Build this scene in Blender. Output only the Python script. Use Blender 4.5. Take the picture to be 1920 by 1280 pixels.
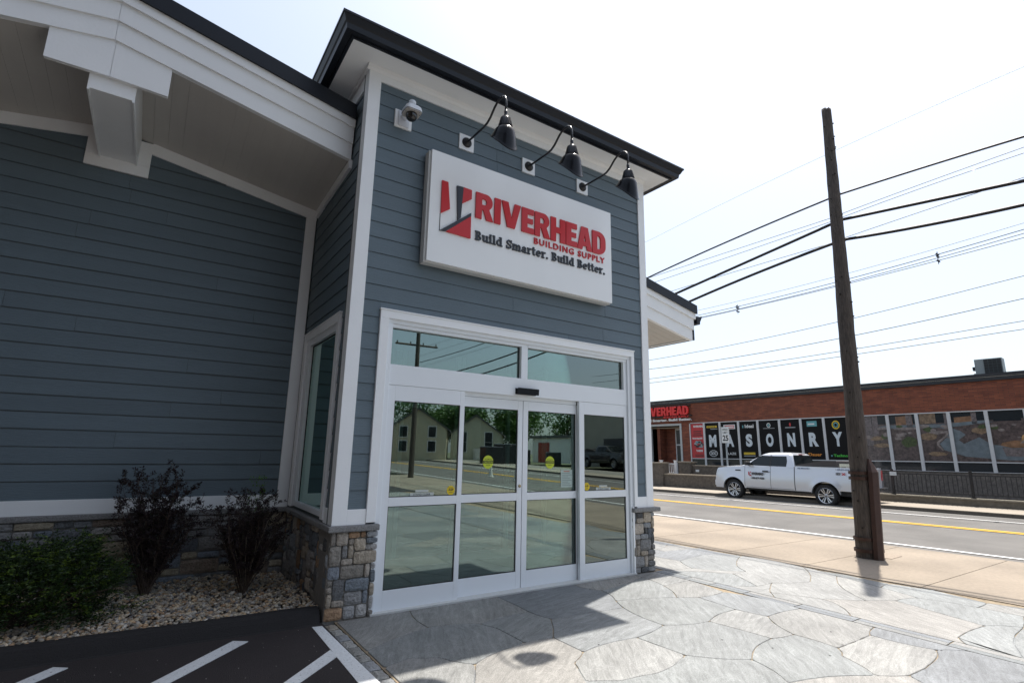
import bpy, math, random
import numpy as np
from mathutils import Vector, Matrix, noise as mnoise
rng = random.Random(7)
# ------------------------------------------------------------------ scene, camera, sky, sun
for o in list(bpy.data.objects): bpy.data.objects.remove(o)
scene = bpy.context.scene
COL = scene.collection
W_ = bpy.data.worlds.new("World"); scene.world = W_; W_.use_nodes = True
SUNV = Vector((2.494, .974, 6.121)).normalized()
EL = math.asin(SUNV.z); AZ = math.atan2(SUNV.x, SUNV.y)          # azimuth from +Y towards +X
nt = W_.node_tree; nt.nodes.clear()
sky = nt.nodes.new('ShaderNodeTexSky'); sky.sky_type = 'NISHITA'; sky.sun_disc = False
sky.sun_elevation = EL; sky.sun_rotation = AZ
sky.air_density = 1.0; sky.dust_density = 3.2; sky.ozone_density = 2.2; sky.altitude = 0
bg = nt.nodes.new('ShaderNodeBackground'); bg.inputs['Strength'].default_value = 0.085
wo = nt.nodes.new('ShaderNodeOutputWorld')
nt.links.new(sky.outputs[0], bg.inputs['Color'])
hz = nt.nodes.new('ShaderNodeBackground'); hz.inputs['Color'].default_value = (.89, .95, 1, 1); hz.inputs['Strength'].default_value = .275   # thin summer haze over the whole sky
ash = nt.nodes.new('ShaderNodeAddShader'); nt.links.new(bg.outputs[0], ash.inputs[0]); nt.links.new(hz.outputs[0], ash.inputs[1]); nt.links.new(ash.outputs[0], wo.inputs['Surface'])
sl = bpy.data.lights.new('sun', 'SUN'); sl.energy = 5.0; sl.angle = math.radians(.7); sl.color = (1, .94, .86)
so = bpy.data.objects.new('sun', sl); COL.objects.link(so)
so.rotation_euler = (-SUNV).to_track_quat('-Z', 'Y').to_euler(); so.location = (20, 8, 50)
scene.view_settings.view_transform = 'Standard'; scene.view_settings.look = 'None'
scene.view_settings.exposure = 0.74; scene.view_settings.gamma = 1
cd = bpy.data.cameras.new('camera'); cd.lens = 18.52; cd.sensor_width = 36; cd.clip_end = 2000; cd.clip_start = .05
cam = bpy.data.objects.new('camera', cd); COL.objects.link(cam); scene.camera = cam
yaw, pit, rol = math.radians(33.8427), math.radians(11.7162), math.radians(1.1616)
fw = Vector((math.sin(yaw)*math.cos(pit), math.cos(yaw)*math.cos(pit), math.sin(pit)))
r_ = Vector((math.cos(yaw), -math.sin(yaw), 0)); u_ = r_.cross(fw)
rr = math.cos(rol)*r_ + math.sin(rol)*u_; uu = -math.sin(rol)*r_ + math.cos(rol)*u_
M3 = Matrix((rr, uu, -fw)).transposed()
cam.matrix_world = Matrix.Translation((-1.559, -5.388, 1.6097)) @ M3.to_4x4()
scene.render.resolution_x = 1024; scene.render.resolution_y = 682

# ------------------------------------------------------------------ materials
MATS = {}
def mat(name, col, rough=.6, var=0.0, scale=8.0, bump=0.0, bscale=60.0, metal=0.0, spec=.5, coat=0.0, attr=False,
        stretch=(1, 1, 1), emit=0, bdist=.02, dirt=0.0, speck=None):
    if name in MATS: return MATS[name]
    m = bpy.data.materials.new(name); m.use_nodes = True; n = m.node_tree; N = n.nodes; L = n.links
    b = N['Principled BSDF']
    b.inputs['Roughness'].default_value = rough; b.inputs['Metallic'].default_value = metal
    b.inputs['Specular IOR Level'].default_value = spec; b.inputs['Coat Weight'].default_value = coat
    b.inputs['Base Color'].default_value = (*col, 1)
    tc = N.new('ShaderNodeTexCoord'); mp = N.new('ShaderNodeMapping'); mp.inputs['Scale'].default_value = stretch
    L.new(tc.outputs['Object'], mp.inputs['Vector'])
    src = None
    if attr:
        a = N.new('ShaderNodeAttribute'); a.attribute_name = 'Col'; src = a.outputs['Color']
    if var > 0:
        t = N.new('ShaderNodeTexNoise'); t.inputs['Scale'].default_value = scale; t.inputs['Detail'].default_value = 7
        t.inputs['Roughness'].default_value = .65
        L.new(mp.outputs[0], t.inputs['Vector'])
        mr = N.new('ShaderNodeMapRange'); mr.inputs[1].default_value = .25; mr.inputs[2].default_value = .75
        mr.inputs[3].default_value = 1-var; mr.inputs[4].default_value = 1+var
        L.new(t.outputs['Fac'], mr.inputs[0])
        mx = N.new('ShaderNodeMix'); mx.data_type = 'RGBA'; mx.blend_type = 'MULTIPLY'; mx.inputs[0].default_value = 1
        if src: L.new(src, mx.inputs[6])
        else: mx.inputs[6].default_value = (*col, 1)
        L.new(mr.outputs[0], mx.inputs[7]); src = mx.outputs[2]
    if dirt > 0:
        t = N.new('ShaderNodeTexNoise'); t.inputs['Scale'].default_value = .9; t.inputs['Detail'].default_value = 4
        L.new(tc.outputs['Object'], t.inputs['Vector'])
        mr = N.new('ShaderNodeMapRange'); mr.inputs[1].default_value = .35; mr.inputs[2].default_value = .7
        mr.inputs[3].default_value = 1-dirt; mr.inputs[4].default_value = 1.04
        L.new(t.outputs['Fac'], mr.inputs[0])
        mx = N.new('ShaderNodeMix'); mx.data_type = 'RGBA'; mx.blend_type = 'MULTIPLY'; mx.inputs[0].default_value = 1
        if src: L.new(src, mx.inputs[6])
        else: mx.inputs[6].default_value = (*col, 1)
        L.new(mr.outputs[0], mx.inputs[7]); src = mx.outputs[2]
    if speck:      # (colour, scale, threshold): fine aggregate or flecks
        t = N.new('ShaderNodeTexNoise'); t.inputs['Scale'].default_value = speck[1]; t.inputs['Detail'].default_value = 2
        L.new(tc.outputs['Object'], t.inputs['Vector'])
        mr = N.new('ShaderNodeMapRange'); mr.inputs[1].default_value = speck[2]; mr.inputs[2].default_value = speck[2]+.06
        L.new(t.outputs['Fac'], mr.inputs[0])
        mx = N.new('ShaderNodeMix'); mx.data_type = 'RGBA'; L.new(mr.outputs[0], mx.inputs[0])
        if src: L.new(src, mx.inputs[6])
        else: mx.inputs[6].default_value = (*col, 1)
        mx.inputs[7].default_value = (*speck[0], 1); src = mx.outputs[2]
    if src: L.new(src, b.inputs['Base Color'])
    if bump > 0:
        t = N.new('ShaderNodeTexNoise'); t.inputs['Scale'].default_value = bscale; t.inputs['Detail'].default_value = 6
        L.new(mp.outputs[0], t.inputs['Vector'])
        bp = N.new('ShaderNodeBump'); bp.inputs['Strength'].default_value = bump; bp.inputs['Distance'].default_value = bdist
        L.new(t.outputs['Fac'], bp.inputs['Height']); L.new(bp.outputs[0], b.inputs['Normal'])
    if emit: b.inputs['Emission Color'].default_value = (*col, 1); b.inputs['Emission Strength'].default_value = emit
    MATS[name] = m; return m

def glass_mat(name, tint, refl, k=2.0, base=.04):
    m = bpy.data.materials.new(name); m.use_nodes = True; n = m.node_tree; N = n.nodes; L = n.links; N.clear()
    tr = N.new('ShaderNodeBsdfTransparent'); tr.inputs[0].default_value = (*tint, 1)
    gl = N.new('ShaderNodeBsdfGlossy'); gl.inputs['Color'].default_value = (*refl, 1); gl.inputs['Roughness'].default_value = 0
    fr = N.new('ShaderNodeFresnel'); fr.inputs[0].default_value = 1.5
    ma = N.new('ShaderNodeMath'); ma.operation = 'MULTIPLY_ADD'; ma.inputs[1].default_value = k; ma.inputs[2].default_value = base; ma.use_clamp = True
    tcx = N.new('ShaderNodeTexCoord'); nz = N.new('ShaderNodeTexNoise'); nz.inputs['Scale'].default_value = .7; nz.inputs['Detail'].default_value = 0
    bp = N.new('ShaderNodeBump'); bp.inputs['Strength'].default_value = .035; bp.inputs['Distance'].default_value = .04
    L.new(tcx.outputs['Object'], nz.inputs['Vector']); L.new(nz.outputs['Fac'], bp.inputs['Height']); L.new(bp.outputs[0], gl.inputs['Normal'])
    mx = N.new('ShaderNodeMixShader'); o = N.new('ShaderNodeOutputMaterial')
    L.new(fr.outputs[0], ma.inputs[0]); L.new(ma.outputs[0], mx.inputs[0]); L.new(tr.outputs[0], mx.inputs[1]); L.new(gl.outputs[0], mx.inputs[2])
    L.new(mx.outputs[0], o.inputs[0]); MATS[name] = m; return m

WHITE = mat('white_trim', (.86, .885, .905), .45, var=.02, scale=3, bump=.05, bscale=40, stretch=(1, 1, 1), dirt=.03)
ALU = mat('white_aluminium', (.80, .84, .88), .3, var=.01, scale=4, spec=.5)
SIDING = mat('blue_siding', (.128, .174, .205), .55, attr=True, var=.06, scale=2.5, bump=.25, bscale=30, stretch=(.35, .35, 6), dirt=.05)
BLACKM = mat('black_metal', (.015, .017, .022), .35, var=.1, spec=.5)
GUTTER = mat('dark_gutter', (.012, .015, .022), .4, var=.08, scale=5, spec=.3)
SHINGLE = mat('roof_shingle', (.03, .032, .035), .9, var=.3, scale=30, bump=.4)
STONE = mat('veneer_stone', (.3, .3, .3), .85, attr=True, var=.38, scale=28, bump=.9, bscale=45, bdist=.02)
MORTAR = mat('stone_mortar', (.20, .19, .175), .95, var=.15, scale=20, bump=.5, bscale=80)
CAP = mat('granite_cap', (.22, .22, .22), .8, var=.45, scale=70, bump=.6, bscale=60)
RUBBER = mat('black_rubber', (.012, .012, .013), .8)
GLASSF = glass_mat('door_glass', (.55, .66, .62), (.84, .99, .95), 2.4, .10)
GLASSW = glass_mat('window_glass', (.36, .60, .52), (.74, 1, .92), 2.0, .10)
YEL = mat('yellow_sticker', (.75, .55, .01), .4); INK = mat('black_ink', (.01, .01, .012), .5)
RED = mat('sign_red', (.56, .02, .025), .35, spec=.4); NAVY = mat('sign_black', (.018, .022, .032), .4)
SIGNW = mat('sign_white', (.86, .885, .90), .35, dirt=.02)

# ------------------------------------------------------------------ mesh helper
class MB:
    def __init__(s): s.v = []; s.f = []; s.c = []; s.uv = {}; s.cur = None
    def add(s, vs, fs):
        b = len(s.v); s.v += [tuple(p) for p in vs]
        for f in fs: s.f.append(tuple(b+i for i in f)); s.c.append(s.cur)
        return b
    def box(s, x0, x1, y0, y1, z0, z1):
        s.add([(x0, y0, z0), (x1, y0, z0), (x1, y1, z0), (x0, y1, z0), (x0, y0, z1), (x1, y0, z1), (x1, y1, z1), (x0, y1, z1)],
              [(0, 3, 2, 1), (4, 5, 6, 7), (0, 1, 5, 4), (1, 2, 6, 5), (2, 3, 7, 6), (3, 0, 4, 7)]); return s
    def prism(s, pts, a, b, axis='y'):
        """extrude a polygon (2-D points) from a to b along an axis; pts are (x,z) for y, (y,z) for x, (x,y) for z"""
        n = len(pts)
        def P(p, h):
            return {'y': (p[0], h, p[1]), 'x': (h, p[0], p[1]), 'z': (p[0], p[1], h)}[axis]
        s.add([P(p, a) for p in pts]+[P(p, b) for p in pts],
              [tuple(range(n)), tuple(range(2*n-1, n-1, -1))]+[(i, (i+1) % n, n+(i+1) % n, n+i) for i in range(n)]); return s
    def tube(s, path, r, n=8, caps=True):
        path = [Vector(p) for p in path]; rs = r if isinstance(r, (list, tuple)) else [r]*len(path)
        t0 = (path[1]-path[0]).normalized(); up = Vector((0, 0, 1)) if abs(t0.z) < .9 else Vector((1, 0, 0))
        a = t0.cross(up).normalized(); rings = []
        for i, p in enumerate(path):
            t = (path[min(i+1, len(path)-1)]-path[max(i-1, 0)]).normalized()
            a = (a-t*a.dot(t)).normalized(); b = t.cross(a)
            rings.append([p+(a*math.cos(k*2*math.pi/n)+b*math.sin(k*2*math.pi/n))*rs[i] for k in range(n)])
        base = len(s.v)
        s.add([q for R in rings for q in R], [(i*n+k, i*n+(k+1) % n, (i+1)*n+(k+1) % n, (i+1)*n+k) for i in range(len(rings)-1) for k in range(n)])
        if caps:
            s.f.append(tuple(base+k for k in range(n-1, -1, -1))); s.c.append(s.cur)
            s.f.append(tuple(base+(len(rings)-1)*n+k for k in range(n))); s.c.append(s.cur)
        return s
    def lathe(s, prof, n=24, M=Matrix.Identity(4)):
        """prof: (r, z) pairs, axis z, transformed by M"""
        vs = [M @ Vector((r*math.cos(k*2*math.pi/n), r*math.sin(k*2*math.pi/n), z)) for r, z in prof for k in range(n)]
        s.add(vs, [(i*n+k, i*n+(k+1) % n, (i+1)*n+(k+1) % n, (i+1)*n+k) for i in range(len(prof)-1) for k in range(n)]); return s
    def build(s, name, m, parent=None, smooth=False, bevel=0, local=False):
        me = bpy.data.meshes.new(name); v = s.v
        if parent is not None and not local:
            ox, oy, oz = parent_world(parent); v = [(a-ox, b-oy, c-oz) for a, b, c in v]
        me.from_pydata(v, [], s.f); me.materials.append(m)
        if any(c is not None for c in s.c):
            ca = me.color_attributes.new('Col', 'FLOAT_COLOR', 'CORNER'); arr = []
            for f, c in zip(s.f, s.c): arr += list((*(c or (.3, .3, .3)), 1))*len(f)
            ca.data.foreach_set('color', arr)
        if smooth: me.polygons.foreach_set('use_smooth', [True]*len(me.polygons))
        me.update(); o = bpy.data.objects.new(name, me); COL.objects.link(o)
        if parent is not None: o.parent = parent
        if bevel:
            bm = o.modifiers.new('bevel', 'BEVEL'); bm.width = bevel; bm.segments = 2; bm.limit_method = 'ANGLE'; bm.angle_limit = .6
        return o
def parent_world(p):
    x = y = z = 0
    while p is not None: x += p.location.x; y += p.location.y; z += p.location.z; p = p.parent
    return x, y, z
def tag(o, label=None, cat=None, group=None, kind=None):
    if label: o['label'] = label
    if cat: o['category'] = cat
    if group: o['group'] = group
    if kind: o['kind'] = kind
    return o
def thing(name, label, cat, loc=(0, 0, 0), rotz=0, group=None):
    o = bpy.data.objects.new(name, None); o.empty_display_size = .2; COL.objects.link(o); o.location = loc; o.rotation_euler = (0, 0, rotz)
    return tag(o, label, cat, group)
def struct(o): o['kind'] = 'structure'; return o
def copy_tree(o, parent=None):
    c = o.copy(); COL.objects.link(c); c.parent = parent
    for ch in [x for x in bpy.data.objects if x.parent == o]: copy_tree(ch, c)
    return c
def curve_mesh(splines=None, text=None, extrude=.01, offset=0.0, spacing=1.0, res=6):
    """2-D filled outlines (or text in the built-in font) as vertices and faces, in its own x-y plane"""
    if text is not None:
        cu = bpy.data.curves.new('tmp', 'FONT'); cu.body = text; cu.size = 1; cu.offset = offset; cu.space_character = spacing; cu.resolution_u = res
    else:
        cu = bpy.data.curves.new('tmp', 'CURVE'); cu.dimensions = '2D'; cu.fill_mode = 'BOTH'
        for pts in splines:
            sp = cu.splines.new('POLY'); sp.points.add(len(pts)-1); sp.use_cyclic_u = True
            for p, q in zip(sp.points, pts): p.co = (q[0], q[1], 0, 1)
    cu.extrude = extrude
    ob = bpy.data.objects.new('tmp', cu); COL.objects.link(ob)
    me = ob.to_mesh(); v = [tuple(x.co) for x in me.vertices]; f = [tuple(p.vertices) for p in me.polygons]
    ob.to_mesh_clear(); bpy.data.objects.remove(ob); bpy.data.curves.remove(cu)
    return v, f
def put_flat(mb, vf, O, X, Z, w=None, h=None, depth=.004, keep=False):
    """place a curve_mesh on a plane: O lower-left corner, X/Z unit vectors, fitted to w x h"""
    v, f = vf; xs = [p[0] for p in v]; ys = [p[1] for p in v]; zs = [p[2] for p in v]
    x0, y0 = (0, 0) if keep else (min(xs), min(ys)); sx = 1 if w is None else w/(max(xs)-min(xs)); sy = sx if h is None else h/(max(ys)-min(ys))
    if keep: sx, sy = w or 1, h or 1
    O, X, Z = Vector(O), Vector(X), Vector(Z); Nn = X.cross(Z); ez = max(zs)-min(zs) or 1
    mb.add([O+X*(p[0]-x0)*sx+Z*(p[1]-y0)*sy+Nn*(p[2]-min(zs))/ez*depth for p in v], f)
    return mb
def text_on(name, s, m, parent, O, X, Z, w, h, depth=.003, offset=.0, spacing=1.0, local=False, res=4):
    mb = MB(); put_flat(mb, curve_mesh(text=s, offset=offset, spacing=spacing, res=res), O, X, Z, w, h, depth)
    return mb.build(name, m, parent, local=local)
# the street frame: n across the road (away from the shop), t along it
TH = math.radians(4.8)
def NT(n, t, z=0): return (n*math.cos(TH)-t*math.sin(TH), n*math.sin(TH)+t*math.cos(TH), z)
def sstep(a, b, x): x = max(0, min(1, (x-a)/(b-a))); return x*x*(3-2*x)
def grade(n, t): return .0085*(11-max(-120, min(45, t)))*sstep(8, 20, n)
def HR(n, t): return -.17+grade(n, t)
# ------------------------------------------------------------------ the shop
YW = 1.993; TW = 4.565
shop = thing('shop_building', 'blue clapboard shop with white trim, square entrance tower and stone base', 'building')
def siding(mb, O, X, width, z0, z1, ph, sp, holes=(), seed=0, top=None):
    """lap boards on a vertical plane: O start, X unit direction, outward normal = X x Z; holes are (a0,a1,z0,z1); top(a) clips the height"""
    rg = random.Random(seed); O = Vector(O); X = Vector(X); Nn = X.cross(Vector((0, 0, 1)))
    k0 = int(math.floor((z0-ph)/sp)); k = k0
    while ph+k*sp < z1:
        za, zb = max(z0, ph+k*sp), min(z1, ph+(k+1)*sp); k += 1
        if zb-za < .006: continue
        runs = [(0, width)]
        for a0, a1, h0, h1 in holes:
            if zb > h0+.01 and za < h1-.01:
                nr = []
                for s, e in runs:
                    if s < a0: nr.append((s, min(e, a0)))
                    if e > a1: nr.append((max(s, a1), e))
                    if False: pass
                runs = [q for q in nr if q[1]-q[0] > .004]
        bits = [(s, e, za, zb) for s, e in runs]
        for a0, a1, h0, h1 in holes:
            if za+.02 < h1 < zb-.008: bits.append((a0, a1, h1, zb))
            if za+.008 < h0 < zb-.02: bits.append((a0, a1, za, h0))
        for s, e, za_, zb_ in bits:
            cuts = [s]; x = s-rg.uniform(0, 3.4)
            while x < e:
                x += 3.66
                if s+.25 < x < e-.25: cuts.append(x)
            cuts.append(e)
            for c0, c1 in zip(cuts[:-1], cuts[1:]):
                a, b = c0+(.002 if c0 > s else 0), c1-(.002 if c1 < e else 0)
                dz = rg.uniform(-.0012, .0012); br_ = rg.uniform(.94, 1.06); mb.cur = (.116*br_, .160*br_, .192*br_)
                P = lambda u, z, d: O+X*u+Vector((0, 0, z))+Nn*d
                d0 = .015+dz; d1 = .007; za_ = za_+.0045 if za_ > z0+.001 else za_
                q = [P(a, za_, 0), P(b, za_, 0), P(b, za_, d0), P(a, za_, d0), P(a, zb_, d1), P(b, zb_, d1)]
                mb.add(q, [(0, 3, 2, 1), (3, 4, 5, 2), (0, 4, 3), (1, 2, 5)])
    return mb
# tower walls: a solid core with openings, then boards
core = mat('wall_sheathing', (.1, .12, .13), .8)
mb = MB()
mb.box(.0, .432, .03, .18, .8, 5.95).box(4.171, TW-.0, .03, .18, .8, 5.95).box(.432, 4.171, .03, .18, 3.0, 5.95)
mb.box(.03, .18, .18, .33, .8, 5.95).box(.03, .18, .33, 1.9, 2.97, 5.95).box(.03, .18, .33, 1.9, .3, .9).box(.03, .18, 1.72, 1.99, .9, 2.97)
mb.box(.03, .18, 1.99, 7, 3.0, 5.95).box(TW-.18, TW-.03, .18, 7, .0, 5.95).box(.18, TW-.18, 6.9, 7, 0, 5.95)
mb.build('tower_wall', core, shop)
mb = MB(); siding(mb, (0, .03, 0), (1, 0, 0), TW, 1.01, 5.807, 1.007, .1806, holes=[(0, .13, 0, 9), (4.44, TW, 0, 9), (.335, 4.229, 0, 3.085)], seed=3)
mb.build('tower_front_siding', SIDING, shop)
mb = MB(); siding(mb, (.03, 3.2, 0), (0, -1, 0), 3.2, 1.01, 5.807, 1.007, .1806, holes=[(3.07, 3.2, 0, 9), (1.25, 2.885, 0, 3.06)], seed=5)
mb.build('tower_side_siding', SIDING, shop)
# tower trim
mb = MB()
mb.box(-.001, .143, 0, .022, .863, 5.96); mb.box(-.001, .022, .0225, .143, .863, 5.96)
mb.build('corner_board', WHITE, shop, bevel=.002)
mb = MB(); mb.box(4.426, TW, 0, .022, .863, 5.96); mb.box(TW-.022, TW, .0225, .143, .863, 5.96); mb.build('corner_board', WHITE, shop, bevel=.002)
mb = MB(); mb.box(.1435, .336, .002, .024, .863, 1.01); mb.build('skirt_board', WHITE, shop, bevel=.002)
mb = MB(); mb.box(4.228, 4.4255, .002, .024, .863, 1.01); mb.build('skirt_board', WHITE, shop, bevel=.002)
mb = MB(); mb.box(.002, .024, .1435, .33, .863, 1.01); mb.build('skirt_board', WHITE, shop, bevel=.002)
mb = MB(); mb.box(.1435, 4.4255, .002, .026, 5.807, 5.96); mb.prism([(-.03, 5.925), (.0015, 5.90), (.0015, 5.96), (-.045, 5.96)], -.03, TW, 'x')
mb.build('frieze_board', WHITE, shop)
mb = MB(); mb.box(.002, .026, .1435, 3.2, 5.74, 5.96); mb.box(-.03, -.0015, .002, 3.2, 5.925, 5.9595); mb.build('frieze_board', WHITE, shop)
# tower eaves: boxed soffit, gutter all round, hip roof
ox0, ox1, oy0, oy1 = -.29, TW+.29, -.29, 7.3
mb = MB(); mb.box(ox0, ox1, oy0, -.0455, 5.955, 5.975); mb.box(ox0, -.0305, -.045, oy1, 5.955, 5.975); mb.box(TW+.001, ox1, -.045, oy1, 5.955, 5.975)
for a in ((-.24, oy0+.04, ox1-.04),): pass
mb.build('soffit', WHITE, shop)
mb = MB(); gp = [(0.0, 0.0), (.075, -.003), (.085, .055), (.10, .07), (.128, .125), (.14, .13), (.14, .155), (.12, .155), (.12, .14), (.0, .14)]
def ring_prof(mb, prof, base, z):
    """sweep an outward profile round the rectangle given by the four base corners"""
    x0, x1, y0, y1 = base; R = []
    for o, h in prof: R.append([(x0-o, y0-o, z+h), (x1+o, y0-o, z+h), (x1+o, y1+o, z+h), (x0-o, y1+o, z+h)])
    n = len(prof); vs = [p for r in R for p in r]
    mb.add(vs, [(i*4+k, i*4+(k+1) % 4, ((i+1) % n)*4+(k+1) % 4, ((i+1) % n)*4+k) for i in range(n) for k in range(4)])
ring_prof(mb, gp, (ox0-.03, ox1+.03, oy0-.03, oy1+.03), 5.965); gut = mb.build('gutter', GUTTER, shop)
mb = MB(); ring_prof(mb, [(-.0005, 0), (.0295, 0), (.0295, .14), (-.0005, .14)], (ox0, ox1, oy0, oy1), 5.948); mb.build('gutter_fascia', GUTTER, shop)
mb = MB(); e = .12; a = (ox0-e, oy0-e, 6.125); zt = 7.0
mb.add([(ox0-e, oy0-e, 6.11), (ox1+e, oy0-e, 6.11), (ox1+e, oy1+e, 6.11), (ox0-e, oy1+e, 6.11), (2.28, 2.6, zt), (2.28, 4.4, zt)],
       [(0, 1, 4), (1, 2, 5, 4), (2, 3, 5), (3, 0, 4, 5), (3, 2, 1, 0)]); mb.build('roof', SHINGLE, shop)
# downspout elbow etc are hidden; door and window surround
mb = MB(); mb.box(.334, .432, -.012, .03, .88, 3.0); mb.box(4.171, 4.23, -.012, .03, .88, 3.0); mb.box(4.14, 4.1705, .0, .03, .0, .88)
mb.box(.334, 4.23, -.012, .03, 3.0005, 3.085); mb.box(.325, 4.24, -.022, .032, 3.0855, 3.1)
mb.build('entrance_casing', WHITE, shop, bevel=.002)
mb = MB()
mb.box(.44, .492, .02, .16, 0, 2.955); mb.box(4.118, 4.1705, .02, .16, 0, 2.955); mb.box(.44, 4.1705, .021, .16, 2.9555, 3.0)
mb.box(.4925, 4.1175, .045, .16, 2.286, 2.509); mb.box(2.236, 2.335, .046, .14, 2.5095, 2.955); mb.box(.4925, 2.2355, .04, .14, 2.918, 2.955); mb.box(2.3355, 4.1175, .04, .14, 2.918, 2.955)
mb.box(4.06, 4.1175, .047, .14, 2.51, 2.9175)
mb.build('entrance_frame', ALU, shop, bevel=.0025)
mb = MB(); mb.box(.4305, .4395, .01, .15, 0, .862); mb.box(.44, 4.17, -.02, .16, .001, .018); mb.build('threshold', mat('pale_threshold', (.55, .56, .55), .5, var=.1, scale=30), shop)
for x0, x1 in ((.492, 2.236), (2.335, 4.06)):
    mb = MB(); mb.box(x0+.006, x1, .095, .101, 2.512, 2.917); w = mb.build('transom_window', GLASSF, shop)
    g = MB(); g.box(x0+.001, x1-.001, .091, .0945, 2.5095, 2.514); g.box(x0+.001, x1-.001, .091, .0945, 2.913, 2.9179); g.box(x1-.012, x1-.001, .091, .0945, 2.5145, 2.9125); g.build('gasket', RUBBER, w)
def door(name, x0, x1, gx0, gx1, y, ztop, label=None):
    f = MB(); d = .045
    f.box(x0, gx0, y, y+d, .012, ztop); f.box(gx1, x1, y, y+d, .012, ztop)
    f.box(gx0, gx1, y+.0005, y+d, .012, .203); f.box(gx0, gx1, y+.0005, y+d, 1.018, 1.108); f.box(gx0, gx1, y+.0005, y+d, 2.116, ztop)
    fo = f.build(name, ALU, shop, bevel=.002)
    if label: fo['label'] = label
    for a, b in ((.203, 1.018), (1.108, 2.116)):
        g = MB(); g.box(gx0+.0005, gx1-.0005, y+.018, y+.024, a+.0005, b-.0005); g.build('pane', GLASSF, fo)
        g = MB(); g.box(gx0+.0005, gx0+.008, y+.012, y+.0175, a+.001, b-.001); g.box(gx1-.008, gx1-.0005, y+.012, y+.0175, a+.001, b-.001)
        g.box(gx0+.0085, gx1-.0085, y+.012, y+.0175, a+.001, a+.008); g.box(gx0+.0085, gx1-.0085, y+.012, y+.0175, b-.008, b-.001); g.build('gasket', RUBBER, fo)
    g = MB(); g.box(x0+.01, x1-.01, y+.01, y+.03, .0185, .012+.006); 
    return fo
D1 = door('fixed_door_panel', .494, 1.437, .579, 1.382, .05, 2.284)
D4 = door('fixed_door_panel', 3.205, 4.115, 3.293, 4.06, .05, 2.284)
D2 = door('sliding_door', 1.40, 2.318, 1.476, 2.247, .115, 2.235)
D3 = door('sliding_door', 2.326, 3.26, 2.403, 3.20, .115, 2.235)
mb = MB(); mb.box(1.4375, 3.2045, .11, .16, 2.238, 2.2855); mb.build('door_track', ALU, shop)
mb = MB(); mb.box(2.3185, 2.3255, .125, .15, .02, 2.237); mb.build('door_seal', RUBBER, shop)
mb = MB(); mb.box(.496, 1.436, .056, .09, .0185, .0119); 
# lock
mb = MB(); mb.lathe([(0, .012), (.017, .012), (.02, .0)], 16, Matrix.Translation((2.285, .115, 1.19)) @ Matrix.Rotation(math.pi/2, 4, 'X')); mb.build('lock', mat('brass_lock', (.45, .36, .22), .35, metal=.9), D2, smooth=True)
# stickers on the glass
def disc(mb, cx, cz, rx, rz, y, n=32, sides=None, t=.0012, rot=0):
    n = sides or n; pts = [(cx+rx*math.cos(rot+k*2*math.pi/n), cz+rz*math.sin(rot+k*2*math.pi/n)) for k in range(n)]
    mb.prism(pts, y-t, y, 'y')
lime = mat('lime_sticker', (.50, .60, .03), .5)
for dpar, cx in ((D2, 1.832), (D3, 2.771)):
    mb = MB(); disc(mb, cx, 1.473, .074, .078, .1325); mb.build('caution_sticker', lime, dpar)
    mb = MB(); mb.box(cx-.072, cx+.072, .1308, .1312, 1.458, 1.492); mb.build('sticker_band', INK, dpar)
    text_on('sticker_text', 'CAUTION', lime, dpar, (cx-.062, .1306, 1.464), (1, 0, 0), (0, 0, 1), .124, .021, .0004, .02)
    text_on('sticker_text', 'AUTOMATIC', INK, dpar, (cx-.05, .1311, 1.50), (1, 0, 0), (0, 0, 1), .1, .014, .0004, .01)
    text_on('sticker_text', 'DOOR', INK, dpar, (cx-.028, .1311, 1.432), (1, 0, 0), (0, 0, 1), .056, .014, .0004, .01)
for dpar, cx in ((D1, 1.312), (D4, 3.345)):
    mb = MB(); disc(mb, cx, 1.164, .051, .053, .0675, sides=8, rot=math.pi/8); s = mb.build('octagon_sticker', YEL, dpar)
    text_on('sticker_text', 'ASP', INK, s, (cx-.033, .0662, 1.157), (1, 0, 0), (0, 0, 1), .066, .026, .0004, .03)
    mb = MB(); mb.box(cx-.025, cx+.025, .0658, .0662, 1.137, 1.143); mb.build('sticker_line', INK, s); mb = MB(); mb.box(cx-.03, cx+.03, .0658, .0662, 1.19, 1.194); mb.build('sticker_line', INK, s)
pale = mat('pale_sticker', (.5, .55, .53), .5)
for dpar, x0, x1 in ((D1, .826, 1.103), (D4, 3.51, 3.78)):
    mb = MB(); mb.box(x0, x1, .0664, .0675, 1.111, 1.148); mb.box(x0+.058, x1-.066, .0664, .0675, 1.154, 1.177); s = mb.build('clear_sticker', pale, dpar)
    text_on('sticker_text', 'STAND CLEAR', INK, s, (x0+.035, .0662, 1.119), (1, 0, 0), (0, 0, 1), .2, .021, .0004, .01)
mb = MB(); mb.box(2.955, 3.148, .1315, .1325, 1.158, 1.378); s = mb.build('notice_sheet', mat('pale_notice', (.42, .52, .49), .5), D3)
mb = MB()
for k in range(8): mb.box(2.97, 3.135-.03*(k % 3), .1308, .1312, 1.18+k*.022, 1.186+k*.022)
mb.build('notice_line', mat('notice_grey', (.16, .22, .21), .5), s)
mb = MB(); mb.box(3.0, 3.10, .1308, .1312, 1.355, 1.365); mb.build('notice_line', mat('notice_red', (.45, .10, .04), .5), s)
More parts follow.
